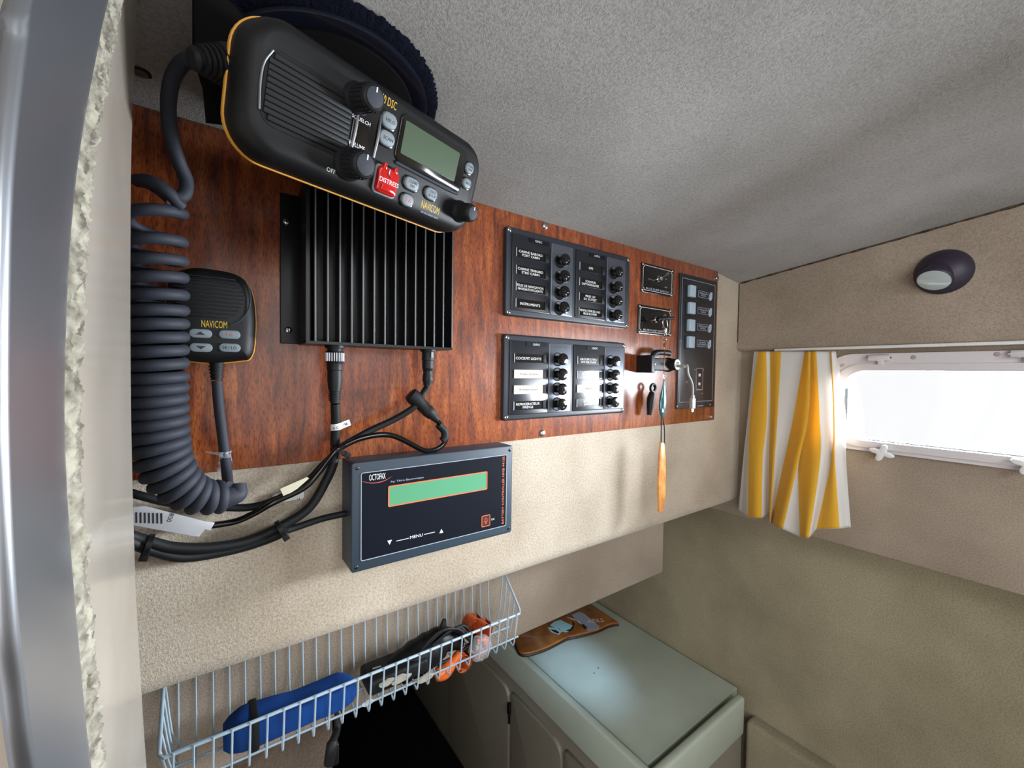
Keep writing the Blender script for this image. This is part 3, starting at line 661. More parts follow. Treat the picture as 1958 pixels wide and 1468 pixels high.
# printed marker on the antenna cable
def ribbon(pl, w, up=(0, 1, 0)):
    P = [Vector(p) for p in pl]; upv = Vector(up); mb = MB(); th = .0003; R = []
    for i, p in enumerate(P):
        t_ = (P[min(i+1, len(P)-1)]-P[max(i-1, 0)]).normalized(); e = (upv-t_*upv.dot(t_)).normalized(); nn = t_.cross(e)
        R.append([p+e*w/2+nn*th/2, p-e*w/2+nn*th/2, p-e*w/2-nn*th/2, p+e*w/2-nn*th/2])
    return mb.rings(R)
cu_, cv_ = FW.at(642, 816, .018); o = (cu_, cv_, .018)
tt = thing('cable_marker', 'white printed cable marker flag on the thick antenna cable', 'label', FW, o)
pl = [(cu_+.0048*math.sin(a), cv_-.0004+.0002*k, .018+.0048*math.cos(a)) for k, a in enumerate([-1.5, -1.1, -.7, -.3, .1, .5, .9])] + [(cu_+.0075, cv_+.0022, .0205), (cu_+.013, cv_+.0040, .020)]
build(ribbon(pl, .0062), 'flag', M['white_plastic'], tt)
text('n C', (cu_-.0008, cv_-.0002, .0231), .0030, .0058, M['print_dark'], tt); text('na', (cu_+.0085, cv_+.0024, .0207), .0024, .0042, M['print_dark'], tt, rot=.3)
# white flag and clip on the lower cable
o = FW.at3(240+1340/4.257, 840+440/4.257, .008)
tt = thing('cable_clip', 'small white cable clip plate screwed to the carpet under the cables', 'clip', FW, o)
A = FW.at(240+1200/4.257, 840+520/4.257, .002); B = FW.at(240+1455/4.257, 840+415/4.257, .002)
m = MB(); m.prism(rrect(A[0], B[0], A[1], B[1], .003), -.004, .003, .0006); build(m, 'clip_plate', M['white_plastic'], tt)
u, v = FW.at(240+1408/4.257, 840+482/4.257, .003); build(screw_mb(.0014, .0006), 'screw', M['steel'], tt, loc=(u, v, .003))
pts = [(1258, 402), (1480, 305), (1493, 318), (1400, 400), (1290, 470)]
poly = [FW.at(240+a/4.257, 840+b/4.257, .024) for a, b in pts][::-1]
o = (poly[0][0], poly[0][1], .022)
m = MB(); m.prism(poly, .0236, .0240); ob = build(m, 'paper_flag', M['cream_tape'], None, FW, o); tag(ob, 'cream paper flag folded over the cables beside the white clip', 'label')
# milky sleeve with a printed label at far left
pts = [(-60, 560), (160, 545), (640, 668), (725, 680), (690, 742), (645, 732), (600, 792), (545, 790), (-60, 680)]
poly = [FW.at(240+a/4.257, 840+b/4.257, .016) for a, b in pts][::-1]
o = (poly[0][0], poly[0][1], .016)
tt = thing('plastic_sleeve', 'translucent white plastic sleeve over a cable end at lower left', 'sleeve', FW, o)
m = MB(); m.prism(poly, .0145, .0160, .0005); build(m, 'sleeve_film', M['sleeve'], tt)
A = FW.at3(240+150/4.257, 840+615/4.257, .0162)
m = MB()
for k in range(9): x = A.x-.010+k*.0025; m.box(x, x+.0011, A.y-.0042-(k*.0006), A.y+.0042-(k*.0006), .0160, .0162)
build(m, 'bar_print', M['print_dark'], tt)
text('LOGO' if False else '0081', (A.x+.0165, A.y-.0045, .0160), .0032, .0085, M['print_dark'], tt, rot=1.2)
# crumpled clear tape on the microphone lead
o = FW.at3(430, 885, .02)
def crump(i, j):
    a = 2*PI*i; h = (j-.5)*.020; r = .0045+.0025*noise.noise(Vector((i*9, j*7, 1)))
    return (o.x+r*math.cos(a)+(.004 if j < .1 else 0)*0, o.y-h, o.z+r*math.sin(a))
m = MB(); m.grid(crump, 24, 10); m.add([o+Vector((-.014, .012, .002)), o+Vector((-.003, .010, .004)), o+Vector((-.002, .0065, .004)), o+Vector((-.013, .0105, .001))], [(0, 1, 2, 3)])
ob = build(m, 'clear_tape', M['film'], None, FW, o, angle=10); tag(ob, 'crumpled clear tape round the microphone lead', 'tape')

# ================================================================== MICROPHONE AND COILED CORD
MN = .030
A = FW.at(316, 600, MN); B = FW.at(490, 600, MN-.004); T_ = FW.at(400, 511, MN)[1]; Bo = FW.at(410, 688, MN-.006)[1]
mu0, mu1, mv0, mv1 = A[0], B[0], Bo, T_
def mic_poly(ins, n=0):
    w = (mu1-mu0)/2; c = (mu0+mu1)/2; out = []
    for (fx_, fy_) in ((-.80, .93), (-.4, .995), (0, 1.0), (.45, .985), (.72, .93), (.88, .83), (.97, .66), (1.0, .45), (.985, .30), (.965, .18), (.93, .09), (.84, .02), (.68, 0), (0, -.035), (-.62, -.01), (-.80, .03), (-.90, .10), (-.94, .22), (-.97, .36), (-1.0, .50), (-.99, .70), (-.92, .86)):
        out.append((c+fx_*w, mv0+(mv1-mv0)*fy_))
    P = catmull([(p[0], p[1], 0) for p in out]+[(out[0][0], out[0][1], 0)], 3)[:-1]
    return inset([(p.x, p.y) for p in P], ins) if ins else [(p.x, p.y) for p in P]
mc = ((mu0+mu1)/2, (mv0+mv1)/2)
t = thing('hand_microphone', 'black handheld radio microphone with four grey keys on the board', 'microphone', FW, ((mu0+mu1)/2, mv0, 0))
m = MB(); R = []
for n_, ins in ((.004, .004), (.008, .001), (.014, 0), (.0175, .0)): R.append([(p[0], p[1], n_) for p in mic_poly(ins)])
m.rings(R); build(m, 'back_shell', M['black'], t)
m = MB(); m.rings([[(p[0], p[1], n_) for p in inset(mic_poly(0), i_)] for n_, i_ in ((.0172, -.0004), (.0182, -.0009), (.0192, -.0004), (.0193, .001))]); build(m, 'amber_band', M['gold_trim'], t)
m = MB(); m.rings([[(p[0], p[1], n_) for p in inset(mic_poly(0), i_)] for n_, i_ in ((.0190, 0), (.0235, .0002), (.0262, .0018), (.0282, .0045))]+[[(mc[0]+(p[0]-mc[0])*k_, mc[1]+(p[1]-mc[1])*k_, n_) for p in inset(mic_poly(0), .0045)] for n_, k_ in ((MN-.0004, .90), (MN+.0004, .75))]); build(m, 'front_shell', M['black'], t)
fr_ = MN+.0005
gc = FW.at(392, 572, MN)
for k in range(11):
    vv = gc[1]-.014+.0032*k; hw = .0205*math.sqrt(max(.05, 1-((k-5.5)/6.3)**2)); m = MB(); m.box(gc[0]-hw, gc[0]+hw+.006, vv-.0006, vv+.0006, fr_-.001, fr_+.0006, .0003); build(m, 'grille_rib', M['black_soft'], t)
m = MB(); pc = [(gc[0]+.012+.019*math.cos(a), gc[1]+.004+.024*math.sin(a), fr_+.0002) for a in [(-1.35+2.0*i/10) for i in range(11)]]
m.tube(pc, .0007, 6, 2); build(m, 'grille_ridge', M['cord'], t)
c = FW.at(410, 620, MN); text('NAVICOM', (c[0], c[1], fr_), .0058, .0170, M['gold'], t, bold=.006)
for q, s_ in (((383.5, 637.5), 'up'), ((439, 639.7), '16'), ((384.5, 664.4), 'dn'), ((439.4, 664.8), 'HI / LO')):
    c = FW.at(*q, MN); m = MB(); m.prism(rrect(c[0]-.0075, c[0]+.0075, c[1]-.0035, c[1]+.0035, .0034), fr_-.001, fr_+.0015, .0006); b_ = build(m, 'key', M['btn_grey'], t)
    z = fr_+.0015
    if s_ in ('up', 'dn'):
        g = 1 if s_ == 'up' else -1; m = MB(); m.prism([(c[0]-.0032, c[1]-.0012*g), (c[0]+.0032, c[1]-.0012*g), (c[0], c[1]+.0014*g)][::g], z, z+.0002); build(m, 'arrow', M['print_dark'], b_)
    else: text(s_, (c[0], c[1], z), .0026, .0045 if s_ == '16' else .0092, M['red_print'] if s_ == '16' else M['print_dark'], b_)
a = FW.at3(414, 688, .016)
m = MB(); m.lathe([(.0068, -.002), (.0064, .002)] + [(r, .002+.0028*i+d) for i in range(5) for r, d in ((.0060-.0003*i, 0), (.0060-.0003*i, .0014), (.0048-.0002*i, .0015), (.0048-.0002*i, .0027))] + [(.0040, .017)], 18, a, (0, -1, 0)); build(m, 'strain_relief', M['black_soft'], t)

# coiled lead: one continuous strand from radio to microphone
SN = .072
def sp3(px, py, n): return FW.at3(px, py, n)
lead_top = [sp3(378, 118, .135), sp3(352, 118, .128), sp3(330, 150, .115), sp3(322, 200, .105), sp3(327, 260, .095), sp3(342, 310, .088), sp3(356, 345, .084), sp3(352, 372, .085), sp3(330, 376, .085)]
spine = [sp3(297, 335, SN), sp3(296, 450, SN), sp3(299, 560, SN), sp3(299, 680, SN), sp3(299, 780, SN), sp3(304, 850, SN), sp3(319, 893, SN-.001), sp3(345, 928, SN-.004), sp3(378, 947, SN-.008), sp3(408, 950, SN-.012), sp3(432, 950, SN-.015)]
S = catmull(spine, 20)
Ls = [0]
for i in range(1, len(S)): Ls.append(Ls[-1]+(S[i]-S[i-1]).length)
Lt = Ls[-1]
def along(s):
    s = max(0, min(Lt*.9999, s)); k = 0
    while Ls[k+1] < s: k += 1
    t_ = (s-Ls[k])/(Ls[k+1]-Ls[k]); return S[k].lerp(S[k+1], t_), (S[k+1]-S[k]).normalized()
# arc-length at the pixel heights of the right-hand bends
def s_at(py):
    target = FW.at(300, py, SN)[1]
    for i in range(len(S)):
        if S[i].y <= target: return Ls[i]
    return Lt
marks = [s_at(v) for v in (395, 452, 492, 526, 556, 584)]
s = marks[-1]
while s < Lt-.004:
    pyf = (s-marks[-1]) if False else 0
    s += .0092 if s < s_at(700) else .0078
    marks.append(s)
R0 = .0146; WR = .0040
pts = []
N_ = 26
prev = Vector((1, 0, 0))
frames = []
for k in range(len(marks)-1):
    for j in range(N_):
        s = marks[k]+(marks[k+1]-marks[k])*j/N_; p, tn = along(s)
        a_ = prev-tn*prev.dot(tn); a_.normalize(); prev = a_; b_ = tn.cross(a_)
        ph = -2*PI*j/N_
        q_ = max(0, min(1, (s-s_at(850))/(Lt-s_at(850)))); rad = R0*(1-.42*q_)
        pts.append(p+(a_*math.cos(ph)-b_*math.sin(ph))*rad)
cd = thing('coiled_cord', 'thick dark grey coiled cord hanging at left between radio and microphone', 'cord', FW, tuple(spine[0]))
first = pts[0]
join = lead_top+[first+Vector((-.02, .012, .0)), first+Vector((-.004, .004, .006))]
m = MB(); m.tube(lead_top+[sp3(300, 352, .080), sp3(262, 345, .072)], .0042, 12, 8); build(m, 'straight_lead', M['cord'], cd)
m = MB(); m.tube([sp3(262, 345, .072), sp3(270, 345, .060), sp3(300, 360, .052), sp3(330, 385, .060)]+[], WR, 12, 8); 
m.tube([sp3(262, 345, .072), sp3(285, 346, .084), sp3(322, 368, .088), sp3(346, 395, .082)] + [], WR, 12, 6)
build(m, 'loose_loop', M['cord'], cd)
m = MB(); m.tube(pts, WR, 12, 1); build(m, 'coil', M['cord'], cd)
e = spine[-1]
m = MB(); m.tube([e+Vector((-.004, 0, 0)), e+Vector((.003, 0, 0)), e+Vector((.008, .001, -.001)), e+Vector((.0085, .008, -.004))], lambda q: .0088*(1-.4*q), 14, 5); build(m, 'coil_end', M['cord'], cd)
m = MB(); m.tube([FW.at3(415, 728, .016), FW.at3(418, 770, .016), FW.at3(424, 820, .018), FW.at3(430, 868, .02), FW.at3(434, 905, .028), FW.at3(436, 935, .045), FW.at3(434, 955, .052)], .0040, 10, 8); build(m, 'microphone_lead', M['cord'], cd)

# ================================================================== VHF RADIO HEAD
U = Vector((math.sin(math.radians(71.8)), math.cos(math.radians(71.8)), 0)); mm = Vector((-U.y, U.x, 0)); a = math.radians(17)
Dn = -Vector((0, 0, 1))*math.cos(a) + mm*math.sin(a)
O = plane(1, -.15, 445, 290)
FR = Frame(O, U, -Dn)
ru0 = FR.at(430, 190, 0)[0]; rv0 = (FR.at(480, 305, 0)[1]+FR.at(800, 431, 0)[1])/2; ru1 = FR.at(912, 330, .014)[0]
rv1 = FR.at(700, 140, .014)[1]
FN = .022
def ro(x, y, n=FN): return FR.at(x, y, n)
t = thing('marine_radio', 'large black marine radio hung from the headliner, with gold edge line and red key', 'radio', FR, ((ru0+ru1)/2, (rv0+rv1)/2, 0))
def rr_(ins, rr=.022): return rrect(ru0+ins, ru1-ins, rv0+ins, rv1-ins, max(.004, rr-ins), 10)
m = MB(); m.rings([[(p[0], p[1], n_) for p in rr_(i_)] for n_, i_ in ((-.034, .016), (-.030, .010), (-.012, .004), (-.001, .0005))]); build(m, 'rear_shell', M['black'], t)
m = MB(); m.rings([[(p[0], p[1], n_) for p in rr_(i_)] for n_, i_ in ((-.0024, .001), (-.0020, -.0010), (.0004, -.0010), (.0008, .001))]); build(m, 'gold_line', M['gold_trim'], t)
m = MB(); m.rings([[(p[0], p[1], n_) for p in rr_(i_)] for n_, i_ in ((.0002, -.0002), (.010, .0005), (.0165, .0018), (.0205, .0045), (FN, .0085))]); build(m, 'front_bezel', M['black'], t)
# speaker grille
g0 = ro(508, 105)[0]; g1 = ro(668, 262)[0]; gv0 = ro(512, 240)[1]; gv1 = ro(525, 90)[1]
gv1 = min(gv1, rv1-.009); gv0 = max(gv0, rv0+.012)
m = MB(); m.prism(rrect(g0, g1, gv0, gv1, .008), FN-.001, FN+.0004, .0003); build(m, 'grille_plate', M['black_soft'], t)
ns = 11; sl0 = None
for k in range(ns):
    v = gv0+.004+(gv1-gv0-.008)*k/(ns-1); ii = .004 if k in (0, ns-1) else .0015; m = MB(); m.box(g0+ii, g1-ii, v-.0016, v+.0016, FN+.0002, FN+.0016, .0006); build(m, 'grille_slat', M['black'], t)
m = MB(); m.tube([(g0+.003, gv1-.002, FN+.001), (g0-.0006, gv1-.010, FN+.001), (g0-.0014, (gv0+gv1)/2, FN+.001), (g0-.0004, gv0+.006, FN+.001)], .0006, 6, 6); build(m, 'grille_ridge', M['fin_edge'], t)
# knob recess strip
x0 = ro(672, 240)[0]; x1 = ro(722, 260)[0]; y0 = ro(690, 300)[1]; y1 = ro(700, 190)[1]
m = MB(); m.prism(rrect(x0, x1, y0-.004, y1+.004, .004), FN-.001, FN+.0012, .0008); build(m, 'knob_strip', M['gloss_black'], t)
for px in (x0+.002, x1-.001): m = MB(); m.tube([(px, y0+.003, FN+.001), (px+.0004, (y0+y1)/2, FN+.0018), (px, y1-.004, FN+.001)], .0009, 6, 5); build(m, 'strip_ridge', M['fin_edge'], t)
def knob(tip, nn, rr, name='knob'):
    c = FR.at(*tip, nn); m = MB()
    m.lathe([(rr*1.25, FN-.0005), (rr*1.25, FN+.001), (rr*1.12, FN+.0025), (rr*1.02, FN+.006), (rr*.98, nn-.002), (rr*.90, nn-.0004), (rr*.80, nn), (rr*.78, nn-.0004), (0, nn-.0002)], 28, (c[0], c[1], 0)); k_ = build(m, name, M['black_soft'], t)
    m = MB()
    for i in range(20):
        b_ = 2*PI*i/20; x, y = c[0]+rr*1.0*math.cos(b_), c[1]+rr*1.0*math.sin(b_); m.box(x-.0004, x+.0004, y-.0004, y+.0004, FN+.004, nn-.003)
    build(m, 'knob_ribs', M['black_soft'], k_)
    m = MB(); m.lathe([(rr*.74, nn-.001), (rr*.74, nn+.0004), (rr*.6, nn+.0008), (0, nn+.0009)], 24, (c[0], c[1], 0)); build(m, 'knob_cap', M['cord'], k_)
    m = MB(); m.box(c[0]-.0004, c[0]+.0004, c[1]+rr*.35, c[1]+rr*.72, nn+.0005, nn+.0012); build(m, 'pointer', M['white'], k_)
knob((717, 186), .042, .0078); knob((699, 315), .042, .0085); knob((904, 408), .038, .0072)
def rtext(s_, px, py, h, w, m_, n_=FN, rot=0, par=None, bold=.01): c = FR.at(px, py, n_); return text(s_, (c[0], c[1], n_), h, w, m_, par or t, rot=rot, bold=bold)
rtext('SQUELCH', 691, 230, .0026, .0135, M['white'], FN+.0012); rtext('VOLUME', 682, 278, .0026, .0120, M['white'], FN+.0012); rtext('OFF', 633, 326, .0026, .0060, M['white'])
rtext('50 DSC', 744, 195, .0052, .0125, M['gold'])
rtext('NAVICOM', 823, 397, .0056, .0190, M['gold'], bold=.006); rtext('VHF DSC MARINE RADIO', 821, 411, .0014, .0190, M['greyprint'])
# display
c = [ro(773, 233), ro(878, 289), ro(866, 352), ro(766, 288)]
lu0 = (c[0][0]+c[3][0])/2; lu1 = (c[1][0]+c[2][0])/2; lv1 = (c[0][1]+c[1][1])/2; lv0 = (c[2][1]+c[3][1])/2
m = MB(); m.prism(rrect(lu0-.004, lu1+.009, lv0-.006, lv1+.004, .005), FN-.001, FN+.0010, .0005); dw = build(m, 'display_window', M['gloss_black'], t)
m = MB(); m.prism(rrect(lu0, lu1, lv0, lv1, .001), FN+.0006, FN+.0013); build(m, 'lcd', M['lcd'], dw)
m = MB(); m.tube([(lu0-.002, lv0-.007, FN+.0005), (lu1-.004, lv0-.0078, FN+.0008), (lu1+.007, lv0-.0070, FN+.0005)], .0013, 8, 5); build(m, 'display_sill', M['cord'], t)
def rkey(px, py, w, h, s_, hh, ww, tm=None):
    c = FR.at(px, py, FN+.002); m = MB(); m.prism(rrect(c[0]-w/2-.0008, c[0]+w/2+.0008, c[1]-h/2-.0008, c[1]+h/2+.0008, h*.48), FN-.001, FN+.0009, .0004); build(m, 'key_surround', M['gloss_black'], t)
    m = MB(); m.prism(rrect(c[0]-w/2, c[0]+w/2, c[1]-h/2, c[1]+h/2, h*.46), FN-.001, FN+.0026, .0010); k_ = build(m, 'key', M['btn_grey'], t)
    text(s_, (c[0]+.0004, c[1], FN+.0026), hh, ww, tm or M['print_dark'], k_)
rkey(745, 231, .0125, .0100, 'HI/LO', .0022, .0072); rkey(740.5, 265, .0125, .0095, 'SCAN', .0022, .0078)
rkey(788, 352, .0132, .0088, 'CLEAR/\nFAV', .0048, .0078); rkey(780, 383, .0108, .0086, '16', .0030, .0050, M['red_print'])
rkey(825.3, 371, .0120, .0088, 'DSC/\nSETUP', .0048, .0075); rkey(898.6, 322, .0092, .0088, 'DUAL\nMEM', .0044, .0060); rkey(893.6, 351, .0092, .0080, 'WATCH', .0018, .0066)
c = [FR.at(a_, b_, FN+.004) for a_, b_ in ((727, 316), (766, 330), (757, 380), (718, 364))]
du0 = (c[0][0]+c[3][0])/2; du1 = (c[1][0]+c[2][0])/2; dv1 = (c[0][1]+c[1][1])/2; dv0 = (c[2][1]+c[3][1])/2
m = MB(); m.prism(rrect(du0-.001, du1+.001, dv0-.001, dv1+.001, .003), FN-.001, FN+.001, .0005); build(m, 'distress_surround', M['btn_grey'], t)
m = MB(); m.prism(rrect(du0, du1, dv0, dv1, .003), FN, FN+.0045, .0018, 4); rc = build(m, 'distress_cover', M['red'], t, )
tag(rc, 'glossy red hinged cover')
m = MB(); m.box(du0+.003, du0+.0055, dv1-.002, dv1+.0025, FN+.001, FN+.005, .0006); m.box(du1-.0055, du1-.003, dv1-.002, dv1+.0025, FN+.001, FN+.005, .0006); build(m, 'hinge', M['red'], rc)
m = MB(); m.box(du0+.003, du1-.003, dv0+.0016, dv0+.0062, FN+.0040, FN+.0058, .0008); build(m, 'finger_lip', M['red'], rc)
text('DISTRESS', ((du0+du1)/2+.0005, (dv0+dv1)/2, FN+.0045), .0030, (du1-du0)*.93, M['white'], rc, bold=.012)
m = MB(); m.tube([((du0+du1)/2-.001, dv1-.001, FN+.0052), ((du0+du1)/2-.001, dv1-.004, FN+.0052), ((du0+du1)/2+.001, dv1-.006, FN+.0052)], .0004, 6, 4); build(m, 'spring', M['chrome'], rc)
# cable gland on the left end
pa = FR.at3(438, 128, -.010); pb = FR.at3(372, 112, -.006)
m = MB(); ax = pb-pa; Lq = ax.length
m.lathe([(.0120, -.004), (.0115, .002)] + [(r, .004+(Lq-.006)*i/5+d) for i in range(5) for r, d in ((.0105-.0008*i, 0), (.0105-.0008*i, Lq*.09), (.0080-.0006*i, Lq*.10), (.0080-.0006*i, Lq*.155))] + [(.0060, Lq), (.0045, Lq+.002)], 18, pa, ax); build(m, 'cable_gland', M['black_soft'], t)
# bracket from the headliner
bt = thing('radio_bracket', 'black bracket plate between the headliner and the left end of the radio', 'bracket')
pA = FR.O+FR.U*(ru0+.006)+FR.V*rv1+FR.N*(-.02)
pts = [(372, -60), (372, 60), (372, 105), (392, 170), (398, 235), (440, 240), (470, 120), (500, -60)]
FB = Frame(FR.O+FR.N*(-.036), FR.U, FR.V)
poly = [FB.at(a_, b_, 0) for a_, b_ in pts]
poly = [(p[0], min(p[1], 9)) for p in poly]
ORG[bt.name] = (Vector((0, 0, 0)), FB); bt.matrix_world = FB.mat((0, 0, 0))
zc = lambda p: (FB.O+FB.U*p[0]+FB.V*p[1])
def clampceil(p):
    w = zc(p); lim = cz(w.y)-.002
    if w.z > lim: return (p[0], p[1]-(w.z-lim)/FB.V.z)
    return p
poly = [clampceil(p) for p in poly]
m = MB(); m.prism(poly[::-1], -.004, 0, .0008); build(m, 'bracket_arm', M['matt_black'], bt)
m = MB(); um = [p[0] for p in poly]; vm = max(p[1] for p in poly)
m.box(min(um), max(um), vm-.006, vm-.0005, -.012, 0, .001); build(m, 'bracket_foot', M['matt_black'], bt)
s_ = plane(2, 1.53, 268, 93); s_.z = cz(s_.y)
mb = MB(); mb.lathe([(.0045, 0), (.0045, .0012), (.0025, .002), (0, .0021)], 16, s_, (0, 0, -1)); ob = build(mb, 'wall_screw', M['fin_edge'], None, WORLD, s_); tag(ob, 'small chrome screw in the headliner by the jamb above the coiled cord', 'screw')
mb = MB(); mb.lathe([(.0065, -.0005), (.0065, .0004), (.0045, .0006)], 16, s_, (0, 0, -1)); o2 = build(mb, 'washer', M['black'], ob)

# round dark cap-like fitting on the headliner above the radio
def ceil_pt(px, py):
    d = ray(px, py); # z = 1.508-.125 y
    t_ = (1.508-.125*CAM.y-CAM.z)/(d.z+.125*d.y); return CAM+d*t_
a1, a2, a3 = ceil_pt(700, 28), ceil_pt(775, 110), ceil_pt(834, 212)
ax_, ay_, bx_, by_, cx_, cy_ = a1.x, a1.y, a2.x, a2.y, a3.x, a3.y
dd = 2*(ax_*(by_-cy_)+bx_*(cy_-ay_)+cx_*(ay_-by_))
ox = ((ax_**2+ay_**2)*(by_-cy_)+(bx_**2+by_**2)*(cy_-ay_)+(cx_**2+cy_**2)*(ay_-by_))/dd
oy = ((ax_**2+ay_**2)*(cx_-bx_)+(bx_**2+by_**2)*(ax_-cx_)+(cx_**2+cy_**2)*(bx_-ax_))/dd
rad = math.hypot(ax_-ox, ay_-oy); print('cap', ox, oy, rad, a1, a2, a3)
ox, oy = .078, -.092; CC = Vector((ox, oy, cz(oy))); NC = Vector((0, -.125, -1)).normalized()
ct = thing('round_speaker', 'round black fitting with a fuzzy navy rim on the headliner above the radio', 'speaker', WORLD, tuple(CC))
def disc(prof, seg=96, jit=0):
    mb = MB(); a_ = NC.orthogonal().normalized(); b_ = NC.cross(a_); R = []
    for r, h in prof: R.append([CC+NC*h+(a_*math.cos(2*PI*i/seg)+b_*math.sin(2*PI*i/seg))*(r+jit*(random.random()-.3)) for i in range(seg)])
    mb.rings(R); return mb
rad = .082
build(disc([(rad-.002, .0), (rad, .001), (rad-.001, .005), (rad-.006, .007), (rad-.012, .006)], 420, .0022), 'fuzzy_rim', M['navy_cloth'], ct)
build(disc([(rad-.007, .003), (rad-.008, .0095), (rad-.013, .011), (rad-.020, .0085)]), 'gloss_ring', M['navy_gloss'], ct)
build(disc([(rad-.018, .003), (rad-.020, .010), (rad-.035, .012), (rad*.4, .010), (.004, .009)]), 'dark_cone', M['matt_black'], ct)

# ================================================================== BATTERY MONITOR
ON = .030
P = [FW.at(a_, b_, ON) for a_, b_ in ((671.5, 885.3), (980.5, 851), (978.6, 1017.9), (671.5, 1096))]
u0 = (P[0][0]+P[3][0])/2; u1 = (P[1][0]+P[2][0])/2; v1 = (P[0][1]+P[1][1])/2; v0 = (P[2][1]+P[3][1])/2
t = thing('battery_monitor', 'slate grey battery monitor box with a green display below the board', 'monitor', FW, (u0, v0, 0))
m = MB(); m.prism(rrect(u0, u1, v0, v1, .003), -.0045, ON, .0015, 3); build(m, 'case', M['oct_case'], t)
def of(px, py): return FW.at(px, py, ON)
a_ = of(640+262/5.243, 830+380/5.243); b_ = of(640+1718/5.243, 830+915/5.243)
fx0 = (a_[0]+of(640+258/5.243, 830+1270/5.243)[0])/2; fx1 = (b_[0]+of(640+1722/5.243, 830+205/5.243)[0])/2
fv1 = (a_[1]+of(640+1718/5.243, 830+208/5.243)[1])/2; fv0 = (b_[1]+of(640+262/5.243, 830+1272/5.243)[1])/2
m = MB(); m.prism(rrect(fx0, fx1, fv0, fv1, .002), ON-.001, ON+.0004); build(m, 'front_label', M['navy'], t)
m = MB(); frame_bar(m, rrect(fx0, fx1, fv0, fv1, .002), .0007, ON+.0003, ON+.0007); build(m, 'border_line', M['greyprint'], t)
Z = ON+.0004
c = [of(640+x/5.243, 830+y/5.243) for x, y in ((530, 512), (1528, 375), (1525, 552), (535, 728))]
lu0 = (c[0][0]+c[3][0])/2; lu1 = (c[1][0]+c[2][0])/2; lv1 = (c[0][1]+c[1][1])/2; lv0 = (c[2][1]+c[3][1])/2
m = MB(); m.box(lu0+.001, lu1-.001, lv0+.001, lv1-.001, Z-.0002, Z+.0002); build(m, 'lcd', M['lcd_green'], t)
m = MB(); frame_bar(m, rrect(lu0, lu1, lv0, lv1, .0015), .0012, Z, Z+.0005); build(m, 'display_border', M['orange_print'], t)
def ot(s_, x, y, h, w, m_, rot=0, bold=0): c = of(640+x/5.243, 830+y/5.243); text(s_, (c[0], c[1], Z), h, w, m_, t, rot=rot, bold=bold)
ot('OCTOFAX', 427, 425, .0062, .0165, M['white'], bold=.015); ot('Far Thire Electronique', 730, 455, .0026, .036, M['greyprint'])
c = of(640+427/5.243, 830+462/5.243)
m = MB(); m.tube([(c[0]-.015, c[1]+.001, Z), (c[0]-.005, c[1]-.0020, Z), (c[0]+.006, c[1]-.0015, Z), (c[0]+.015, c[1]+.002, Z)], lambda q: .0001+.0004*math.sin(PI*q), 6, 6); build(m, 'logo_swoosh', M['red_print'], t)
ot('MENU', 818, 1020, .0032, .0145, M['white'], bold=.01)
for (x, y, g) in ((548, 1082, -1), (1067, 968, 1)):
    c = of(640+x/5.243, 830+y/5.243); m = MB(); m.prism([(c[0]-.0024, c[1]-.0022*g), (c[0]+.0024, c[1]-.0022*g), (c[0], c[1]+.0024*g)][::g], Z, Z+.0003); build(m, 'arrow', M['white'], t)
for (xa, ya, xb, yb) in ((615, 1070, 740, 1040), (895, 1003, 1003, 978)):
    a_ = of(640+xa/5.243, 830+ya/5.243); b_ = of(640+xb/5.243, 830+yb/5.243); vv = (a_[1]+b_[1])/2; m = MB(); m.box(a_[0], b_[0], vv-.0003, vv+.0003, Z, Z+.0003); build(m, 'rule_line', M['white'], t)
c = of(640+1512/5.243, 830+866/5.243)
m = MB(); m.box(c[0]-.0048, c[0]+.0048, c[1]-.0055, c[1]+.0055, Z, Z+.0002); k_ = build(m, 'ok_key', mat('dark_rust', srgb(74, 28, 22), .5), t)
m = MB(); frame_bar(m, rrect(c[0]-.0060, c[0]+.0060, c[1]-.0068, c[1]+.0068, .0015), .0008, Z, Z+.0005); build(m, 'key_border', M['orange_print'], k_)
m = MB(); bell = [(c[0]-.0026, c[1]-.0010), (c[0]-.0018, c[1]+.0002), (c[0]-.0014, c[1]+.0026), (c[0], c[1]+.0036), (c[0]+.0014, c[1]+.0026), (c[0]+.0018, c[1]+.0002), (c[0]+.0026, c[1]-.0010)]
frame_bar(m, bell[::-1], .0004, Z+.0002, Z+.0004); m.lathe([(.0009, Z+.0002), (.0009, Z+.0004)], 10, (c[0], c[1]-.0026, 0)); build(m, 'bell_symbol', M['orange_print'], k_)
ot('OK', 1583, 850, .0022, .0050, M['white'])
ct_ = of(640+1686/5.243, 830+560/5.243); vh = of(640+1688/5.243, 830+232/5.243)[1]-of(640+1678/5.243, 830+905/5.243)[1]
text('BATTERY CONTROLLER NMB 4415E', (ct_[0], ct_[1], Z), .0030, vh, M['orange_print'], t, rot=PI/2, bold=.012)
for q in ((640+225/5.243, 830+342/5.243), (640+1755/5.243, 830+160/5.243), (640+1742/5.243, 830+942/5.243), (640+215/5.243, 830+1335/5.243)):
    u, v = of(*q); s = build(screw_mb(.0019, .0007), 'screw', M['panel_black'], t, loc=(u, v, ON))

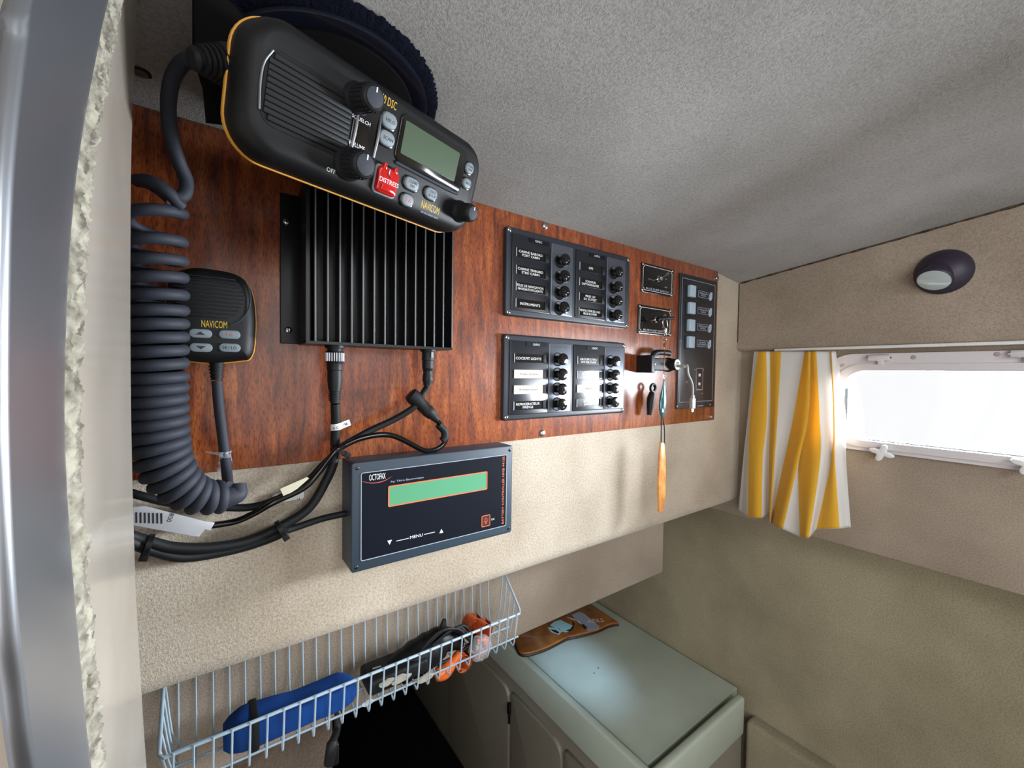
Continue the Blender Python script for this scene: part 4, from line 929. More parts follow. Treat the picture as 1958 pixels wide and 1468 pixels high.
# ================================================================== SOCKET, CHARGER, KEY CHAIN
r9 = lambda x, y: (1200+x/9.785, 590+y/9.785)
A = FW.at(*r9(280, 870), .012); B = FW.at(*r9(600, 1205), .014)
su0, su1, sv1, sv0 = A[0], B[0], A[1], B[1]
t = thing('power_socket', 'black surface mounted twelve volt socket housing on the board under the key plate', 'socket', FW, ((su0+su1)/2, sv0, 0))
m = MB(); m.prism(rrect(su0, su0+.009, sv0, sv1, .002), 0, .030, .001); m.box(su0+.006, su1+.010, sv0+.004, sv1-.004, .002, .026, .002); build(m, 'housing', M['black'], t)
m = MB(); m.box(su0+.010, su0+.028, sv1-.0042, sv1-.0030, .012, .024); build(m, 'top_strip', M['btn_grey'], t)
m = MB(); m.box(su0+.010, su0+.028, sv0+.0030, sv0+.0042, .012, .024); build(m, 'lower_strip', M['btn_grey'], t)
build(screw_mb(.002, .001), 'screw', M['steel'], t, loc=(su0+.014, (sv0+sv1)/2, .026))
# barrel
vb = (sv0+sv1)/2
m = MB(); m.lathe([(.011, 0), (.011, .012), (.0125, .013), (.0125, .017), (.0100, .018)], 24, (su1+.004, vb, .017), (1, 0, 0)); build(m, 'barrel', M['black'], t)
m = MB(); m.tube([(su0+.022, sv1-.004, .014), (su0+.030, sv1+.005, .016), (su1+.012, sv1+.006, .018), (su1+.021, sv1+.005, .018)], .0048, 12, 6); build(m, 'hinged_lid', M['black'], t)
cx0 = su1+.021
t2 = thing('usb_charger', 'black usb car charger with a white end plugged into the socket on the board', 'charger', FW, (cx0, vb, .017))
dirc = Vector((.05, .03, .99)).normalized()
pc_ = Vector((cx0-.002, vb, .020))
m = MB(); m.lathe([(.0085, -.010), (.0100, .002), (.0100, .0125), (.0092, .014)], 26, pc_, dirc); build(m, 'charger_body', M['black'], t2)
m = MB(); m.lathe([(.0088, .0138), (.0086, .0150), (0, .0152)], 26, pc_, dirc); build(m, 'end_cap', M['white_plastic'], t2)
s1 = Vector((0, 1, 0)).cross(dirc).normalized(); s2 = dirc.cross(s1)
m = MB(); m.box(-.0036, .0036, .0012, .0040, .0150, .0158, xf=lambda w: pc_+s1*w.x+s2*w.y+dirc*w.z); build(m, 'usb_port', M['print_dark'], t2)
pe = pc_+dirc*.0152-s2*.0028
t3 = thing('usb_cable', 'light grey usb cable hanging from the charger with a loose micro plug', 'cable', FW, pe)
m = MB(); m.box(-.0045, .0045, -.0024, .0024, 0, .013, .0008, xf=lambda w: pe+s1*w.x+s2*w.y+dirc*w.z); build(m, 'usb_plug', M['grey_cable'], t3)
pf = pe+dirc*.013
q8 = lambda x, y: (1270+x/8.638, 650+y/8.638)
e1 = FW.at3(*q8(395, 560), pf.z+.004); e2 = FW.at3(*q8(450, 680), pf.z+.002); e3 = FW.at3(*q8(470, 800), pf.z); e4 = FW.at3(*q8(470, 930), pf.z)
m = MB(); m.tube([pf, pf+dirc*.004, e1, e2, e3, e4], .0019, 10, 6); build(m, 'usb_wire', M['grey_cable'], t3)
m = MB(); m.box(e4.x-.0052, e4.x+.0052, e4.y-.021, e4.y-.003, e4.z-.003, e4.z+.003, .001); m.box(e4.x-.003, e4.x+.003, e4.y-.004, e4.y+.002, e4.z-.0025, e4.z+.0025, .001); build(m, 'micro_plug', M['grey_cable'], t3)
m = MB(); m.box(e4.x-.003, e4.x+.003, e4.y-.027, e4.y-.020, e4.z-.001, e4.z+.001, .0003); build(m, 'micro_tip', M['steel'], t3)
# key chain hung on the lower toggle
KN = .030
def k9(x, y, n=KN): return FW.at3(*r9(x, y), n)
o = k9(700, 190)
t = thing('key_chain', 'key chain with snap hook hung over the lower bilge pump switch', 'key chain', FW, o)
m = MB(); a_, b_ = k9(560, 200, .024), k9(850, 180, .034); m.tube([a_, a_.lerp(b_, .5)+Vector((0, .001, .001)), b_], lambda q: .0042-.0018*q, 10, 5); build(m, 'toggle_sleeve', M['black_soft'], t)
m = MB(); a_ = k9(705, 190); m.tube([a_+Vector((-.003, -.001, 0)), k9(655, 240), k9(672, 330), k9(712, 395), k9(745, 330), k9(735, 230), a_+Vector((.003, 0, 0))], .0011, 8, 6)
m.lathe([(.0030, 0), (.0034, .003), (.0026, .007)], 14, k9(712, 370), (0, -1, 0)); build(m, 'snap_hook', M['chrome'], t)
def torus(mb, c, r, rr, ax_=(0, 0, 1), sx=1, sy=1):
    ax_ = Vector(ax_).normalized(); a_ = ax_.orthogonal().normalized(); 
    if abs(ax_.z) > .9: a_ = Vector((1, 0, 0))
    b_ = ax_.cross(a_)
    P = [c+a_*math.cos(2*PI*i/20)*r*sx+b_*math.sin(2*PI*i/20)*r*sy for i in range(21)]; mb.tube(P, rr, 6, 1, False)
cy0 = k9(705, 440)
for k, (x, y, r) in enumerate(((710, 480, .0036), (700, 560, .0040), (695, 615, .0046), (692, 680, .0030), (690, 730, .0034))):
    m = MB(); torus(m, k9(x, y), r, .0008, (0, 0, 1) if k % 2 == 0 else (1, 0, .4), .75, 1.1); build(m, 'chain_link', M['brass'] if k > 1 else M['chrome'], t)
m = MB(); m.tube([k9(690, 760), k9(686, 900, .036), k9(684, 1080, .038), k9(684, 1200, .036)], .0007, 6, 4); build(m, 'hidden_ring_cord', M['brass'], t).name = 'ring_cord'
k6 = lambda x, y, n=.034: FW.at3(1180+x/2.768, 470+y/2.768, n)
m = MB(); torus(m, k6(249, 690), .0038, .0007, (0, 0, 1), .7, 1); build(m, 'chain_link', M['chrome'], t)
# teal lure-shaped float
a_, b_ = k6(250, 700), k6(238, 912); d_ = (b_-a_)
m = MB(); Lq = d_.length; m.lathe([(.0008, 0), (.0026, Lq*.08), (.0042, Lq*.22), (.0072, Lq*.40), (.0094, Lq*.58), (.0088, Lq*.75), (.0060, Lq*.90), (.0015, Lq)], 20, a_, d_)
for v in m.v: v.z = .034+(v.z-.034)*.45
fl = build(m, 'teal_fob', M['teal'], None, FW, a_); tag(fl, 'shiny teal drop-shaped fob on the key chain', 'fob')
m = MB(); c = k6(232, 868); m.add([c+Vector((-.002, .003, .0035)), c+Vector((.004, .001, .0035)), c+Vector((.002, -.004, .0035)), c+Vector((-.0025, -.003, .0035))], [(0, 1, 2, 3)]); build(m, 'fob_mark', M['greyprint'], fl)
# black tag beside it
m = MB(); c = k6(190, 752, .012); torus(m, c, .0062, .0026, (0, 0, 1)); m.tube([k6(185, 775, .012), k6(178, 820, .012), k6(172, 895, .012)], lambda q: .0045+.0022*math.sin(PI*min(1, q*1.1)), 12, 6); bt_ = build(m, 'black_key_tag', M['black'], None, FW, c); tag(bt_, 'black looped rubber tag hanging left of the teal fob', 'tag')
m = MB()
for sx in (-1, 1): m.tube([k6(238+sx*3, 905), k6(242+sx*8, 960), k6(242+sx*9, 1040), k6(242+sx*8, 1062)], .0009, 6, 5)
cc_ = build(m, 'cord_loop', M['black_soft'], None, FW, k6(238, 905)); tag(cc_, 'thin dark cord loop between the teal fob and the wooden tag', 'cord')
pl = [k6(x, y, .036) for x, y in ((232, 1040), (225, 1120), (221, 1210), (219, 1300), (222, 1408), (240, 1412), (256, 1330), (258, 1200), (256, 1100), (250, 1042))]
m = MB(); m.prism([(p.x, p.y) for p in pl], .033, .0365, .0008); ww_ = build(m, 'wooden_tag', M['amber_wood'], None, FW, pl[0]); tag(ww_, 'long slim amber wooden tag hanging below the board', 'tag')

# ================================================================== WINDOW WALL
# window: outer flange, inner sash, pane
gu0, gu1 = wy0, wy1
ou0 = gu0-.034
t = bpy.data.objects.new('window_1', None); col.objects.link(t); t.matrix_world = FS.mat((gu0, wz0, 0)); ORG[t.name] = (Vector((gu0, wz0, 0)), FS); t['kind'] = 'structure'
fo = FS.at(1664, 863, .006)[1]; fo1 = FS.at(1750, 674, .006)[1]
build(holed(rrect(ou0, gu1+.035, fo, fo1, .048, 10), rrect(gu0-.008, gu1+.008, wz0-.008, wz1+.008, .036, 8), -.003, .006), 'window_flange', M['win_frame'], t)
build(holed(rrect(gu0-.012, gu1+.012, wz0-.012, wz1+.012, .038, 8), rrect(gu0, gu1, wz0, wz1, .032, 8), -.021, .0095), 'window_sash', M['win_frame'], t)
m = MB(); m.prism(rrect(gu0-.001, gu1+.001, wz0-.001, wz1+.001, .032, 8), -.013, -.010); build(m, 'window_pane', M['glass'], t)
for q in ((1611, 699), (1747, 683), (1907, 677), (1752, 862), (1906, 875)):
    u, v = FS.at(*q, .006); m = MB(); m.lathe([(.0036, .005), (.0034, .0066), (.0026, .0070), (0, .0066)], 14, (u, v, 0)); build(m, 'screw_plug', M['win_hole'], t)
for px, py in ((1681, 684), (1962, 676)):
    c = FS.at(px, py, .010); m = MB(); m.lathe([(.0052, -.014), (.0056, -.013), (.0056, .013), (.0052, .014)], 18, (c[0], c[1], .010), (1, 0, 0)); m.box(c[0]-.002, c[0]+.006, c[1]-.012, c[1], .004, .012, .001); h_ = build(m, 'window_hinge', M['win_frame'], t)
    m = MB(); m.lathe([(.0020, -.0165), (.0020, .0165)], 12, (c[0], c[1], .010), (1, 0, 0)); build(m, 'hinge_pin', M['chrome'], h_)
for px, py in ((1685, 866), (1966, 889)):
    c = FS.at(px, py, .018); m = MB(); pl = []
    for i in range(40):
        a_ = 2*PI*i/40; pl.append((c[0]+(.0105+.0045*math.cos(4*a_+1.2))*math.cos(a_)*1.15, c[1]+(.0105+.0045*math.cos(4*a_+1.2))*math.sin(a_)))
    m.prism(pl, .014, .020, .0015); m.lathe([(.005, .0), (.005, .0145)], 14, (c[0], c[1], 0)); build(m, 'latch_knob', M['white_plastic'], t)

# curtain
CN = .024
bx = [(1442, 1430, 1421, 1412), (1450, 1435, 1432, 1431), (1465, 1466, 1458, 1456), (1473, 1473, 1471, 1471), (1494, 1487, 1481, 1472.5), (1539, 1518, 1500, 1474),
      (1549, 1545, 1527, 1497), (1549.6, 1545.6, 1528, 1530), (1561, 1567, 1568, 1546), (1589, 1594, 1590, 1561), (1589.6, 1594.6, 1596, 1605), (1598, 1617, 1618, 1627)]
by = [975, 988, 990, 981, 998, 1000, 1011, 1026, 1028, 1011, 1010, 1007]
bn = [.0, .012, .016, .002, .016, .006, .030, .026, .038, .018, .024, .010]
cols = [1, 0, 1, 0, 1, 0, 1, 0, 1, 0, 1]
def cpt(k, f, row):                      # row 0..1 down
    def edge(i):
        ys = (672, 795, 880, by[i]); P = []
        for x, y in zip(bx[i], ys): P.append((x, y))
        r = row*3; j_ = min(2, int(r)); q = r-j_
        p0 = P[max(0, j_-1)]; p1 = P[j_]; p2 = P[j_+1]; p3 = P[min(3, j_+2)]
        h = lambda a_, b_, c_, d__: .5*((2*b_)+(c_-a_)*q+(2*a_-5*b_+4*c_-d__)*q*q+(3*b_-a_-3*c_+d__)*q**3)
        return h(p0[0], p1[0], p2[0], p3[0]), h(p0[1], p1[1], p2[1], p3[1])
    x0, y0 = edge(k); x1, y1 = edge(k+1); x = x0+(x1-x0)*f; y = y0+(y1-y0)*f
    n = bn[k]+(bn[k+1]-bn[k])*(.5-.5*math.cos(PI*f)); g = .35+.65*row
    n = .004+n*(.25+1.05*row)*1.15 + (.006*math.sin(PI*f) if cols[k] == 0 else -.003*math.sin(PI*f))*(.3+.7*row)
    u, v = FS.at(x, y, CN+n*.0); u2, v2 = FS.at(x, y, CN+n)
    return Vector((u2, v2, CN+n))
ct = thing('striped_curtain', 'short yellow and white striped curtain hanging at the left end of the window', 'curtain', FS, tuple(cpt(5, .5, 0)))
m = MB(); SUB = 5; NR = 40
K = len(cols); grid_pts = [[cpt(k, j_/SUB, i/NR) for k in range(K) for j_ in range(SUB)]+[cpt(K-1, 1, i/NR)] for i in range(NR+1)]
nc = len(grid_pts[0]); vs = [p for r in grid_pts for p in r]; b0_ = len(m.v); m.v += vs
for i in range(NR):
    for c_ in range(nc-1):
        m.f.append([i*nc+c_, i*nc+c_+1, (i+1)*nc+c_+1, (i+1)*nc+c_]); m.mi.append(cols[min(K-1, c_//SUB)])
cl = build(m, 'curtain_cloth', [M['curt_y'], M['curt_w']], ct, angle=180)
sm = cl.modifiers.new('thick', 'SOLIDIFY'); sm.thickness = .0008
m = MB(); hem = [grid_pts[NR][c_]+Vector((0, .0002, 0)) for c_ in range(nc)]; m.tube(hem, .0006, 5, 1); build(m, 'hem', M['curt_w'], ct)
a_ = cpt(0, 0, 0); b_ = cpt(K-1, 1, 0)
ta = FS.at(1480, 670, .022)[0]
m = MB(); m.box(ta, .9, 1.3485, 1.3535, .015, .0225, .0012)  # white strip paints in the light on the soffit's rolled lower edge
ob = build(m, 'soffit_edge_highlight', M['white_plastic'], None, FS, (ta, 1.351, .018)); tag(ob, 'thin white strip painting light on the lower edge of the soffit', 'strip')

# eyeball lamp on the soffit
FL = Frame((XW-.020, 0, 0), (0, -1, 0), (0, 0, 1))
c = FL.at(1806, 519, .004); l_ = FL.at(1746, 519, .004); r_ = FL.at(1864, 522, .004); rad = (r_[0]-l_[0])/2; c = ((l_[0]+r_[0])/2, c[1])
t = thing('eyeball_lamp', 'round dark aubergine reading lamp with an oval lens on the soffit above the window', 'lamp', FL, (c[0], c[1], 0))
m = MB(); m.lathe([(rad, 0), (rad, .003), (rad*.96, .006), (rad*.84, .012), (rad*.62, .019), (rad*.35, .023), (0, .024)], 40, (c[0], c[1], 0)); build(m, 'lamp_shell', M['lamp_case'], t)
lc = FL.at(1788, 534, .020); lc = Vector((lc[0], lc[1]-.001, .0255)); la = Vector((-.10, -.76, .64)).normalized()
m = MB(); m.lathe([(rad*.42, -.024), (rad*.62, -.004), (rad*.63, .001), (rad*.60, .0022), (rad*.55, .0020)], 32, lc, la); build(m, 'lens_ring', M['lamp_case'], t)
m = MB(); m.lathe([(rad*.57, .0), (rad*.57, .0024), (rad*.40, .0036), (rad*.15, .0043), (0, .0045)], 32, lc, la); build(m, 'lens', M['lens'], t)
u, v = FL.at(1855, 524, .006); build(screw_mb(.0022, .0015), 'screw', M['chrome'], t, loc=(u, v, .004))

# ================================================================== COUNTER AND LOCKERS BELOW
ZC = .575
A = plane(2, ZC, 1004, 1265); B = plane(2, ZC, 1219, 1465); xc = (A.x+B.x)/2
print('counter x', A, B)
yc = plane(0, .95, 1420, 1358).y; print('yc', plane(0, .99, 1430, 1358), plane(2, ZC, 1430, 1358), plane(2, ZC, 1240, 1465))
yn = -.005
t = thing('locker_unit', 'pale grey moulded locker unit with fiddle rail in the corner below the window wall', 'locker')
m = MB(); m.box(xc+.02, .992, yn+.02, 1.29, ZC-.03, ZC-.002, .002); build(m, 'worktop', M['counter'], t)
m = MB(); m.box(xc-.004, xc+.014, yn, 1.29, ZC-.075, ZC+.005, .005); build(m, 'front_fiddle', M['counter'], t)
m = MB(); m.box(xc-.004, .962, yn-.012, yn+.006, ZC-.075, ZC+.010, .006); build(m, 'end_fiddle', M['counter'], t)
m = MB(); m.box(xc, .960, yn-.008, 1.29, .062, ZC-.03, .003); build(m, 'locker_body', M['door'], t)
m = MB()
for q in ((1144, 1277), (1136, 1287)):
    p = plane(2, ZC-.002, *q); m.lathe([(.0018, 0), (.0014, .0008), (0, .001)], 8, p)
build(m, 'fleck', M['print_dark'], t)
FD = Frame((xc, 0, 0), (0, -1, 0), (0, 0, 1))
prev = None
d1 = FD.at(977, 1290, .006); d2 = FD.at(1078, 1420, .006); print('doors', d1, d2)
dt = ZC-.105
for k, (ua, ub) in enumerate(((d1[0]-.34, d1[0]-.004), (d1[0]+.004, d2[0]-.004), (d2[0]+.004, -yn-.004 if -yn-.004 > d2[0]+.02 else d2[0]+.03))):
    ub2 = ub; r_ = min(.035, (ub2-ua)*.45)
    poly = [(ua, .09), (ub2, .09)] + [(ub2-r_+r_*math.cos(PI/2*i/8), dt-r_+r_*math.sin(PI/2*i/8)) for i in range(9)] + [(ua+.006, dt), (ua, dt-.006)]
    m = MB(); m.prism(poly, .0005, .009, .004, 3)
    ORG['tmp'] = None
    me_parent = t
    mbw = MB()
    for v in m.v: mbw.v.append(FD.O+FD.U*v.x+FD.V*v.y+FD.N*v.z)
    mbw.f = m.f; mbw.mi = m.mi; dr = build(mbw, 'locker_door', M['door'], t)
p = FD.O+FD.U*(d1[0])+FD.V*(ZC-.15)+FD.N*.010
m = MB(); m.box(p.x-.004, p.x+.004, p.y-.005, p.y+.005, p.z-.014, p.z+.014, .001); m.box(p.x-.002, p.x+.002, p.y-.002, p.y+.002, p.z-.04, p.z-.01); build(m, 'latch', M['black'], t)

# kraft bag on the worktop
pts = [(985, 1226), (998, 1247), (1040, 1238), (1083, 1217), (1100, 1213), (1140, 1203), (1165, 1192), (1183, 1189), (1180, 1178), (1152, 1158), (1120, 1168), (1060, 1195)]
Zb = ZC+.017
poly = [plane(2, Zb, *q) for q in pts]; poly = [(p.x, p.y) for p in poly]
cxy = Vector((sum(p[0] for p in poly)/len(poly), sum(p[1] for p in poly)/len(poly)))
t = thing('paper_bag', 'flat brown snack bag with pale printed emblem lying at the back of the locker top', 'bag', WORLD, (cxy.x, cxy.y, ZC+.0055))
# push the far side back under the wall so that it has a real depth
Pn = [plane(2, Zb, *q) for q in pts[:8]]; P = catmull([(p.x, p.y, 0) for p in Pn], 4)
far = [(P[-1].x+.006, P[-1].y+.11), (P[0].x+.010, P[0].y+.13)]
poly = [(p.x, p.y) for p in P]+far
area_s = sum(poly[i][0]*poly[(i+1) % len(poly)][1]-poly[(i+1) % len(poly)][0]*poly[i][1] for i in range(len(poly)))
if area_s < 0: poly = poly[::-1]
m = MB(); m.prism(poly, ZC+.0055, Zb, .003, 3); build(m, 'bag_body', M['bag'], t)
m = MB(); m.tube([(p.x, p.y, ZC+.0092) for p in P], .0034, 6, 1); build(m, 'bag_seam', M['bag_edge'], t)
z2 = Zb
def bagp(ptl, name, m_):
    q = [plane(2, z2, 960+x/6.993, 1140+y/6.993) for x, y in ptl]; pp = [(p.x, p.y) for p in q]
    ar = sum(pp[i][0]*pp[(i+1) % len(pp)][1]-pp[(i+1) % len(pp)][0]*pp[i][1] for i in range(len(pp)))
    mb = MB(); mb.prism(pp if ar > 0 else pp[::-1], z2, z2+.0003); return build(mb, name, m_, t)
bagp([(930, 250), (1030, 205), (1110, 240), (1300, 400), (1290, 440), (1150, 465), (1060, 380), (1000, 320)], 'silver_band', M['bag_silver'])
bagp([(640, 390), (700, 340), (780, 312), (840, 345), (920, 380), (960, 400), (930, 450), (860, 480), (800, 470), (770, 430), (700, 410)], 'print_mass', M['bag_print'])
bagp([(612, 415), (730, 415), (800, 470), (760, 512), (660, 480)], 'print_wing', M['bag_print'])
z2 = Zb+.0003; bagp([(640, 440), (720, 450), (765, 480), (750, 500), (690, 475)], 'print_shadow', M['bag_edge'])
bagp([(935, 320), (972, 365), (950, 440), (905, 470), (850, 455), (910, 440), (945, 390)], 'print_horn', M['bag_edge'])
bagp([(860, 275), (960, 300), (1050, 340), (1040, 365), (1000, 325), (930, 305)], 'print_stroke', M['white'])
bagp([(1060, 380), (1090, 370), (1145, 425), (1100, 440)], 'print_ring', M['bag_edge'])
c = plane(2, z2, 960+1245/6.993, 1140+325/6.993); text('AZILS', (c.x, c.y, z2), .016, .050, M['white'], t, rot=-.45)

# black sheet standing in for the footwell's darkness, and berth front on the left
m = MB(); m.box(.10, xc-.004, -.30, 1.28, .0605, .068, .003); ob = build(m, 'footwell_dark_sheet', M['matt_black'], None, WORLD, (.35, .2, .06)); tag(ob, 'plain black sheet painting the darkness of the footwell beside the lockers', 'mat')
m = MB(); m.box(-.54, .124, .10, .60, .0605, .860, .006); ob = build(m, 'carpeted_locker', M['brown_carpet'], None, WORLD, (-.1, .3, .06)); tag(ob, 'brown carpeted locker face at the bottom left below the wire basket', 'locker')

# ================================================================== WIRE BASKET
bx0, bx1 = -.0376, .3456
RZ = .970; BZ = .925
t = thing('wire_basket', 'long white coated wire basket slung under the instrument wall', 'basket', WORLD, ((bx0+bx1)/2, .035, BZ))
rim = [(bx0+.004, .072, RZ+.040), (bx0, .066, RZ+.036), (bx0+.000, .006, RZ), (bx0+.004, 0, RZ), (bx1-.004, 0, RZ), (bx1, .006, RZ+.002), (bx1+.010, .064, RZ+.036), (bx1+.006, .072, RZ+.040), (bx0+.004, .072, RZ+.040)]
m = MB(); m.tube(rim, .0017, 8, 1); build(m, 'rim_wire', M['wire'], t)
w0 = None; NW = 27
for k in range(NW):
    x = bx0+.010+(bx1-bx0-.020)*k/(NW-1)
    if w0 is None:
        m = MB(); m.tube([(0, -.0015, RZ+.002), (-.0003, .0005, RZ-.02), (-.0006, .003, BZ+.006), (-.0006, .0055, BZ+.0005), (-.0006, .0095, BZ+.001), (0, .03, BZ+.006), (0, .060, BZ+.005), (0, .067, BZ+.010), (0, .070, RZ-.01), (0, .0715, RZ+.042)], .00095, 6, 4)
        w0 = build(m, 'cross_wire', M['wire'], t, loc=(x, 0, 0)); w0.location = Vector((x, 0, 0))-Vector(((bx0+bx1)/2, .035, BZ))
    else: dup_at(w0, t, (x, 0, 0))
for (y, z) in ((.012, BZ+.0045), (.034, BZ+.0072), (.056, BZ+.0068)):
    m = MB(); m.tube([(bx0+.003, y, z), ((bx0+bx1)/2, y, z), (bx1+.003, y, z)], .0012, 6, 1); build(m, 'long_wire', M['wire'], t)
for side in (0, 1):
    for k in range(5):
        y = .010+.013*k
        xr = bx0 if side == 0 else bx1+.012*(y/.07); xb = bx0+.010 if side == 0 else bx1-.004+.006*(y/.07)
        m = MB(); m.tube([(xr, y, RZ+.036*(y-.006)/.06), ((xr+xb)/2, y+.001, (RZ+BZ)/2), (xb, y+.002, BZ+.006)], .0011, 6, 3); build(m, 'end_wire', M['wire'], t)

# contents
def puff(x0, x1, y0, y1, z0, z1, nx=24, ny=8, seed=0, amp=.003, lean=0):
    mb = MB(); R = []
    for i in range(nx+1):
        f = i/nx; x = x0+(x1-x0)*f; e_ = max(.25, math.sin(PI*min(1, max(0, f*.96+.02)))**.25); ring = []
        for k in range(16):
            a_ = 2*PI*k/16; cy_ = math.copysign(abs(math.cos(a_))**.5, math.cos(a_)); sz_ = math.copysign(abs(math.sin(a_))**.5, math.sin(a_))
            nn = noise.noise(Vector((x*40+seed, cy_*1.5, sz_*1.5)))*amp
            ring.append((x, (y0+y1)/2+((y1-y0)/2+nn)*cy_*e_, (z0+z1)/2+((z1-z0)/2+nn)*sz_*e_+lean*f))
        R.append(ring)
    mb.rings(R); return mb
xa = plane(1, .012, 427, 1410).x; xb = plane(1, .02, 680, 1335).x
t = thing('blue_pouch', 'bright blue nylon pouch with a dark strap lying in the left of the wire basket', 'pouch', WORLD, ((xa+xb)/2, .03, BZ+.008))
R = []
for i in range(25):
    f = i/24; x = xa+(xb-xa)*f; top = RZ-.008-.006*f*f+.0015*math.sin(f*9); e_ = .55+.45*min(1, f*8, (1-f)*8)**.5; ring = []
    for k in range(20):
        a_ = 2*PI*k/20; c_ = math.copysign(abs(math.cos(a_))**.3, math.cos(a_)); s_ = math.copysign(abs(math.sin(a_))**.3, math.sin(a_))
        ring.append((x, .0255+(.0165*e_+.0012*noise.noise(Vector((x*60, c_*2, s_*2))))*c_, (BZ+.0095+top)/2+((top-BZ-.0095)/2*e_+.001*noise.noise(Vector((x*50, c_*2, s_*2+4))))*s_))
    R.append(ring)
m = MB(); m.rings(R); build(m, 'pouch_body', M['blue'], t, angle=60)
xs = plane(1, .012, 487, 1390).x
m = MB(); m.box(xs-.004, xs+.004, .0075, .0435, BZ+.0085, RZ-.0065, .002); build(m, 'strap', M['black_soft'], t)
# black strap with a buckle hanging through the wires
t = thing('black_strap', 'black strap with a plastic buckle sticking out behind the blue pouch', 'strap', WORLD, tuple(plane(1, .03, 655, 1320)))
a_ = plane(1, .057, 655, 1304); b_ = plane(1, .057, 648, 1330); c_ = plane(1, .050, 645, 1390); d_ = plane(1, .030, 636, 1420); e_ = plane(1, .030, 630, 1458)
m = MB(); m.tube([a_, b_, c_, d_, e_], lambda q: .0058 if q < .2 else .0042 if q < .72 else .0062, 8, 6); build(m, 'webbing', M['black_soft'], t)
m = MB(); m.box(d_.x-.004, d_.x+.006, d_.y-.005, d_.y+.005, d_.z-.024, d_.z, .002); build(m, 'buckle', M['black'], t)
# black bundle
P0 = [plane(1, .035, *q) for q in ((735, 1281), (775, 1258), (820, 1228), (850, 1205), (880, 1210), (905, 1213))]
t = thing('black_lead_bundle', 'black power lead and adapter bundled up in the middle of the wire basket', 'cable bundle', WORLD, (P0[2].x, .035, BZ+.01))
def zc_(p, z): return Vector((p.x, p.y, z))
m = MB(); m.tube([zc_(P0[0], P0[0].z-.006), zc_(P0[1], P0[1].z-.008), zc_(P0[2], P0[2].z-.009), zc_(P0[3], P0[3].z-.012), zc_(P0[4], P0[4].z-.014)], lambda q: .008+.013*math.sin(PI*min(1, .12+q*.9))+.0006*math.sin(q*40), 14, 8); build(m, 'adapter_body', M['black'], t)
for k in range(7):
    o_ = .0035*k; y_ = .020+.005*(k % 4)
    A_ = plane(1, y_, 790+9*k, 1262-7*k); B_ = plane(1, y_, 832+9*k, 1214-3*k); C2 = plane(1, y_, 868+6*k, 1202+4*k); D2 = plane(1, y_+.01, 905, 1222+5*k); E2 = plane(1, y_, 850, 1265+2*k)
    m = MB(); m.tube([A_, B_, C2, D2, E2, A_+Vector((-.006, 0, -.004))], .0021, 8, 6); build(m, 'lead_loop', M['black_soft'], t)
A_ = plane(1, .03, 728, 1274); B_ = plane(1, .03, 712, 1279)
m = MB(); m.tube([A_, B_], .0011, 6, 1); build(m, 'plug_pin', M['chrome'], t)
A_ = plane(1, .03, 845, 1203); B_ = plane(1, .03, 850, 1184)
m = MB(); m.tube([A_, A_.lerp(B_, .5), B_], lambda q: .0048-.0022*q, 8, 4); build(m, 'wire_end', M['black'], t)
A_ = plane(1, .02, 722, 1320); m = MB(); m.box(A_.x-.012, A_.x+.060, .012, .050, BZ+.0085, BZ+.026, .004)
ob = build(m, 'black_case', M['black_soft'], None, WORLD, (A_.x, .03, BZ)); tag(ob, 'flat black case lying under the power lead in the wire basket', 'case')
# orange strap rolls
def roll(px, py, y_, r, w, label):
    c_ = plane(1, y_, px, py); tt = thing('orange_strap_roll', label, 'strap', WORLD, tuple(c_), 'orange webbing rolls in the basket')
    P = [(c_.x+(.5*r+.5*r*i/30)*math.cos(i*.45), y_, c_.z+(.5*r+.5*r*i/30)*math.sin(i*.45)) for i in range(31)]
    build(ribbon(P, w, (0, 1, 0)), 'webbing', M['orange'], tt)
    m = MB(); m.box(c_.x-.003, c_.x+.004, y_-w*.4, y_+w*.4, c_.z-r-.001, c_.z-r+.002, .0006); build(m, 'clamp', M['steel'], tt)
roll(903, 1192, .045, .0135, .018, 'upper orange webbing roll standing above the rim of the wire basket')
roll(922, 1200, .030, .0120, .018, 'right orange webbing roll beside the black leads in the wire basket')
roll(882, 1262, .022, .0125, .016, 'lowest orange webbing roll resting on the bottom wires of the basket')
A_ = plane(1, .018, 850, 1283); B_ = plane(1, .018, 880, 1248); C2 = plane(1, .018, 835, 1290)
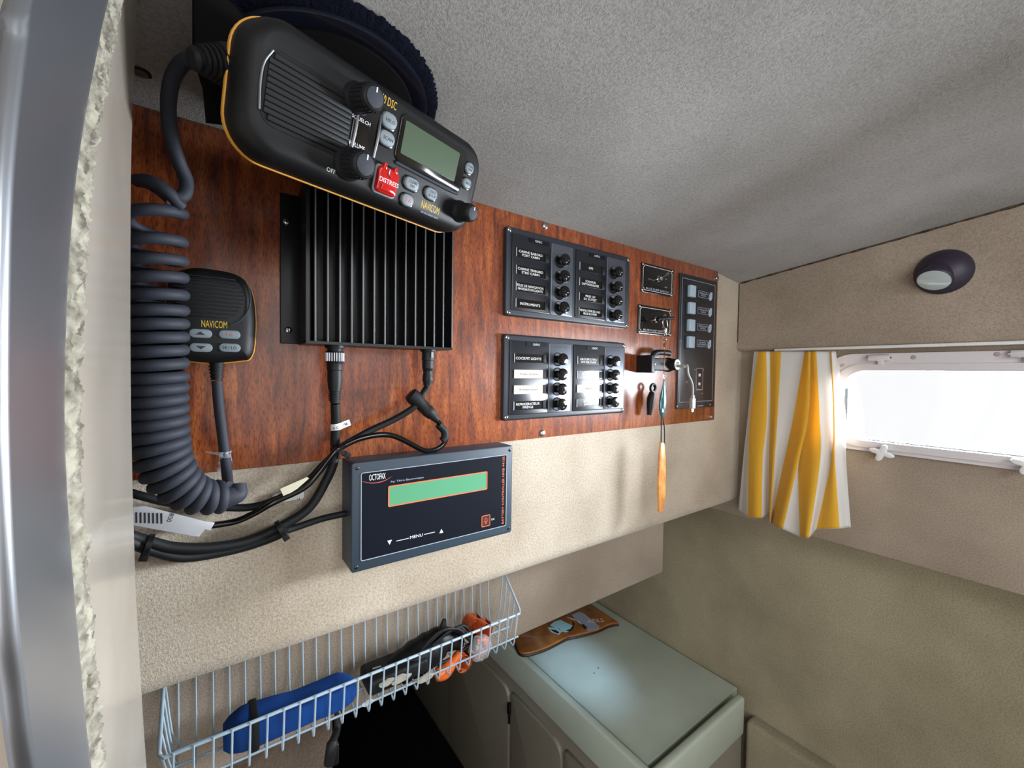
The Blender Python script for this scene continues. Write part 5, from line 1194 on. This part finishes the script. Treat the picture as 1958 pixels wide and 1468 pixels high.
m = MB(); m.tube([C2, A_, A_.lerp(B_, .5), B_], lambda q: .005+.004*math.sin(PI*min(1, q+.2)), 12, 6)
ob = build(m, 'plastic_hook', M['orange_plastic'], None, WORLD, A_); tag(ob, 'orange plastic hook low in the middle of the wire basket', 'hook')
c_ = plane(1, .022, 918, 1238)
m = MB(); m.v, m.f, m.mi = [], [], []
R = []
for i in range(15):
    a_ = PI*i/14; R.append([(c_.x+(.017+.004*noise.noise(Vector((i, k, 0))))*math.sin(a_)*math.cos(2*PI*k/16), c_.y+.012*math.sin(a_)*math.sin(2*PI*k/16), c_.z+.017*math.cos(a_)+.003*noise.noise(Vector((i*.9, k*.9, 4)))) for k in range(16)])
m.rings(R); ob = build(m, 'clear_plastic_bag', M['film'], None, WORLD, c_, angle=20); tag(ob, 'crumpled clear plastic bag at the right of the orange rolls in the basket', 'bag')
m = MB(); m.tube([c_+Vector((-.010, .002, -.008)), c_+Vector((0, .002, -.010)), c_+Vector((.010, .002, -.004)), c_+Vector((.008, .002, .006)), c_+Vector((-.004, .003, .008))], .0048, 10, 6)
build(m, 'orange_line', M['orange'], ob)
# torn paper under the leads
for k, (px, py, w, lab) in enumerate(((738, 1306, .014, 'torn pale paper scrap under the black case at the left'), (765, 1298, .018, 'torn pale paper scrap in the middle under the black lead'), (812, 1297, .016, 'torn pale paper scrap next to the orange hook'), (703, 1344, .010, 'small clear cube of packing by the black strap'))):
    c_ = plane(1, .010, px, py); m = MB(); pl = []
    for i in range(9):
        a_ = 2*PI*i/9; r_ = w*(.45+.3*random.random()); pl.append((c_.x+r_*math.cos(a_), c_.z+.35*r_*math.sin(a_)))
    vs = [(p[0], .0085, p[1]) for p in pl]+[(p[0]+.001, .0105, p[1]+.001) for p in pl]
    m.add(vs, [tuple(range(9)), tuple(reversed(range(9, 18)))]+[(i, (i+1) % 9, 9+(i+1) % 9, 9+i) for i in range(9)])
    ob = build(m, 'paper_scrap', M['paper'] if k < 3 else M['film'], None, WORLD, c_); tag(ob, lab, 'paper')
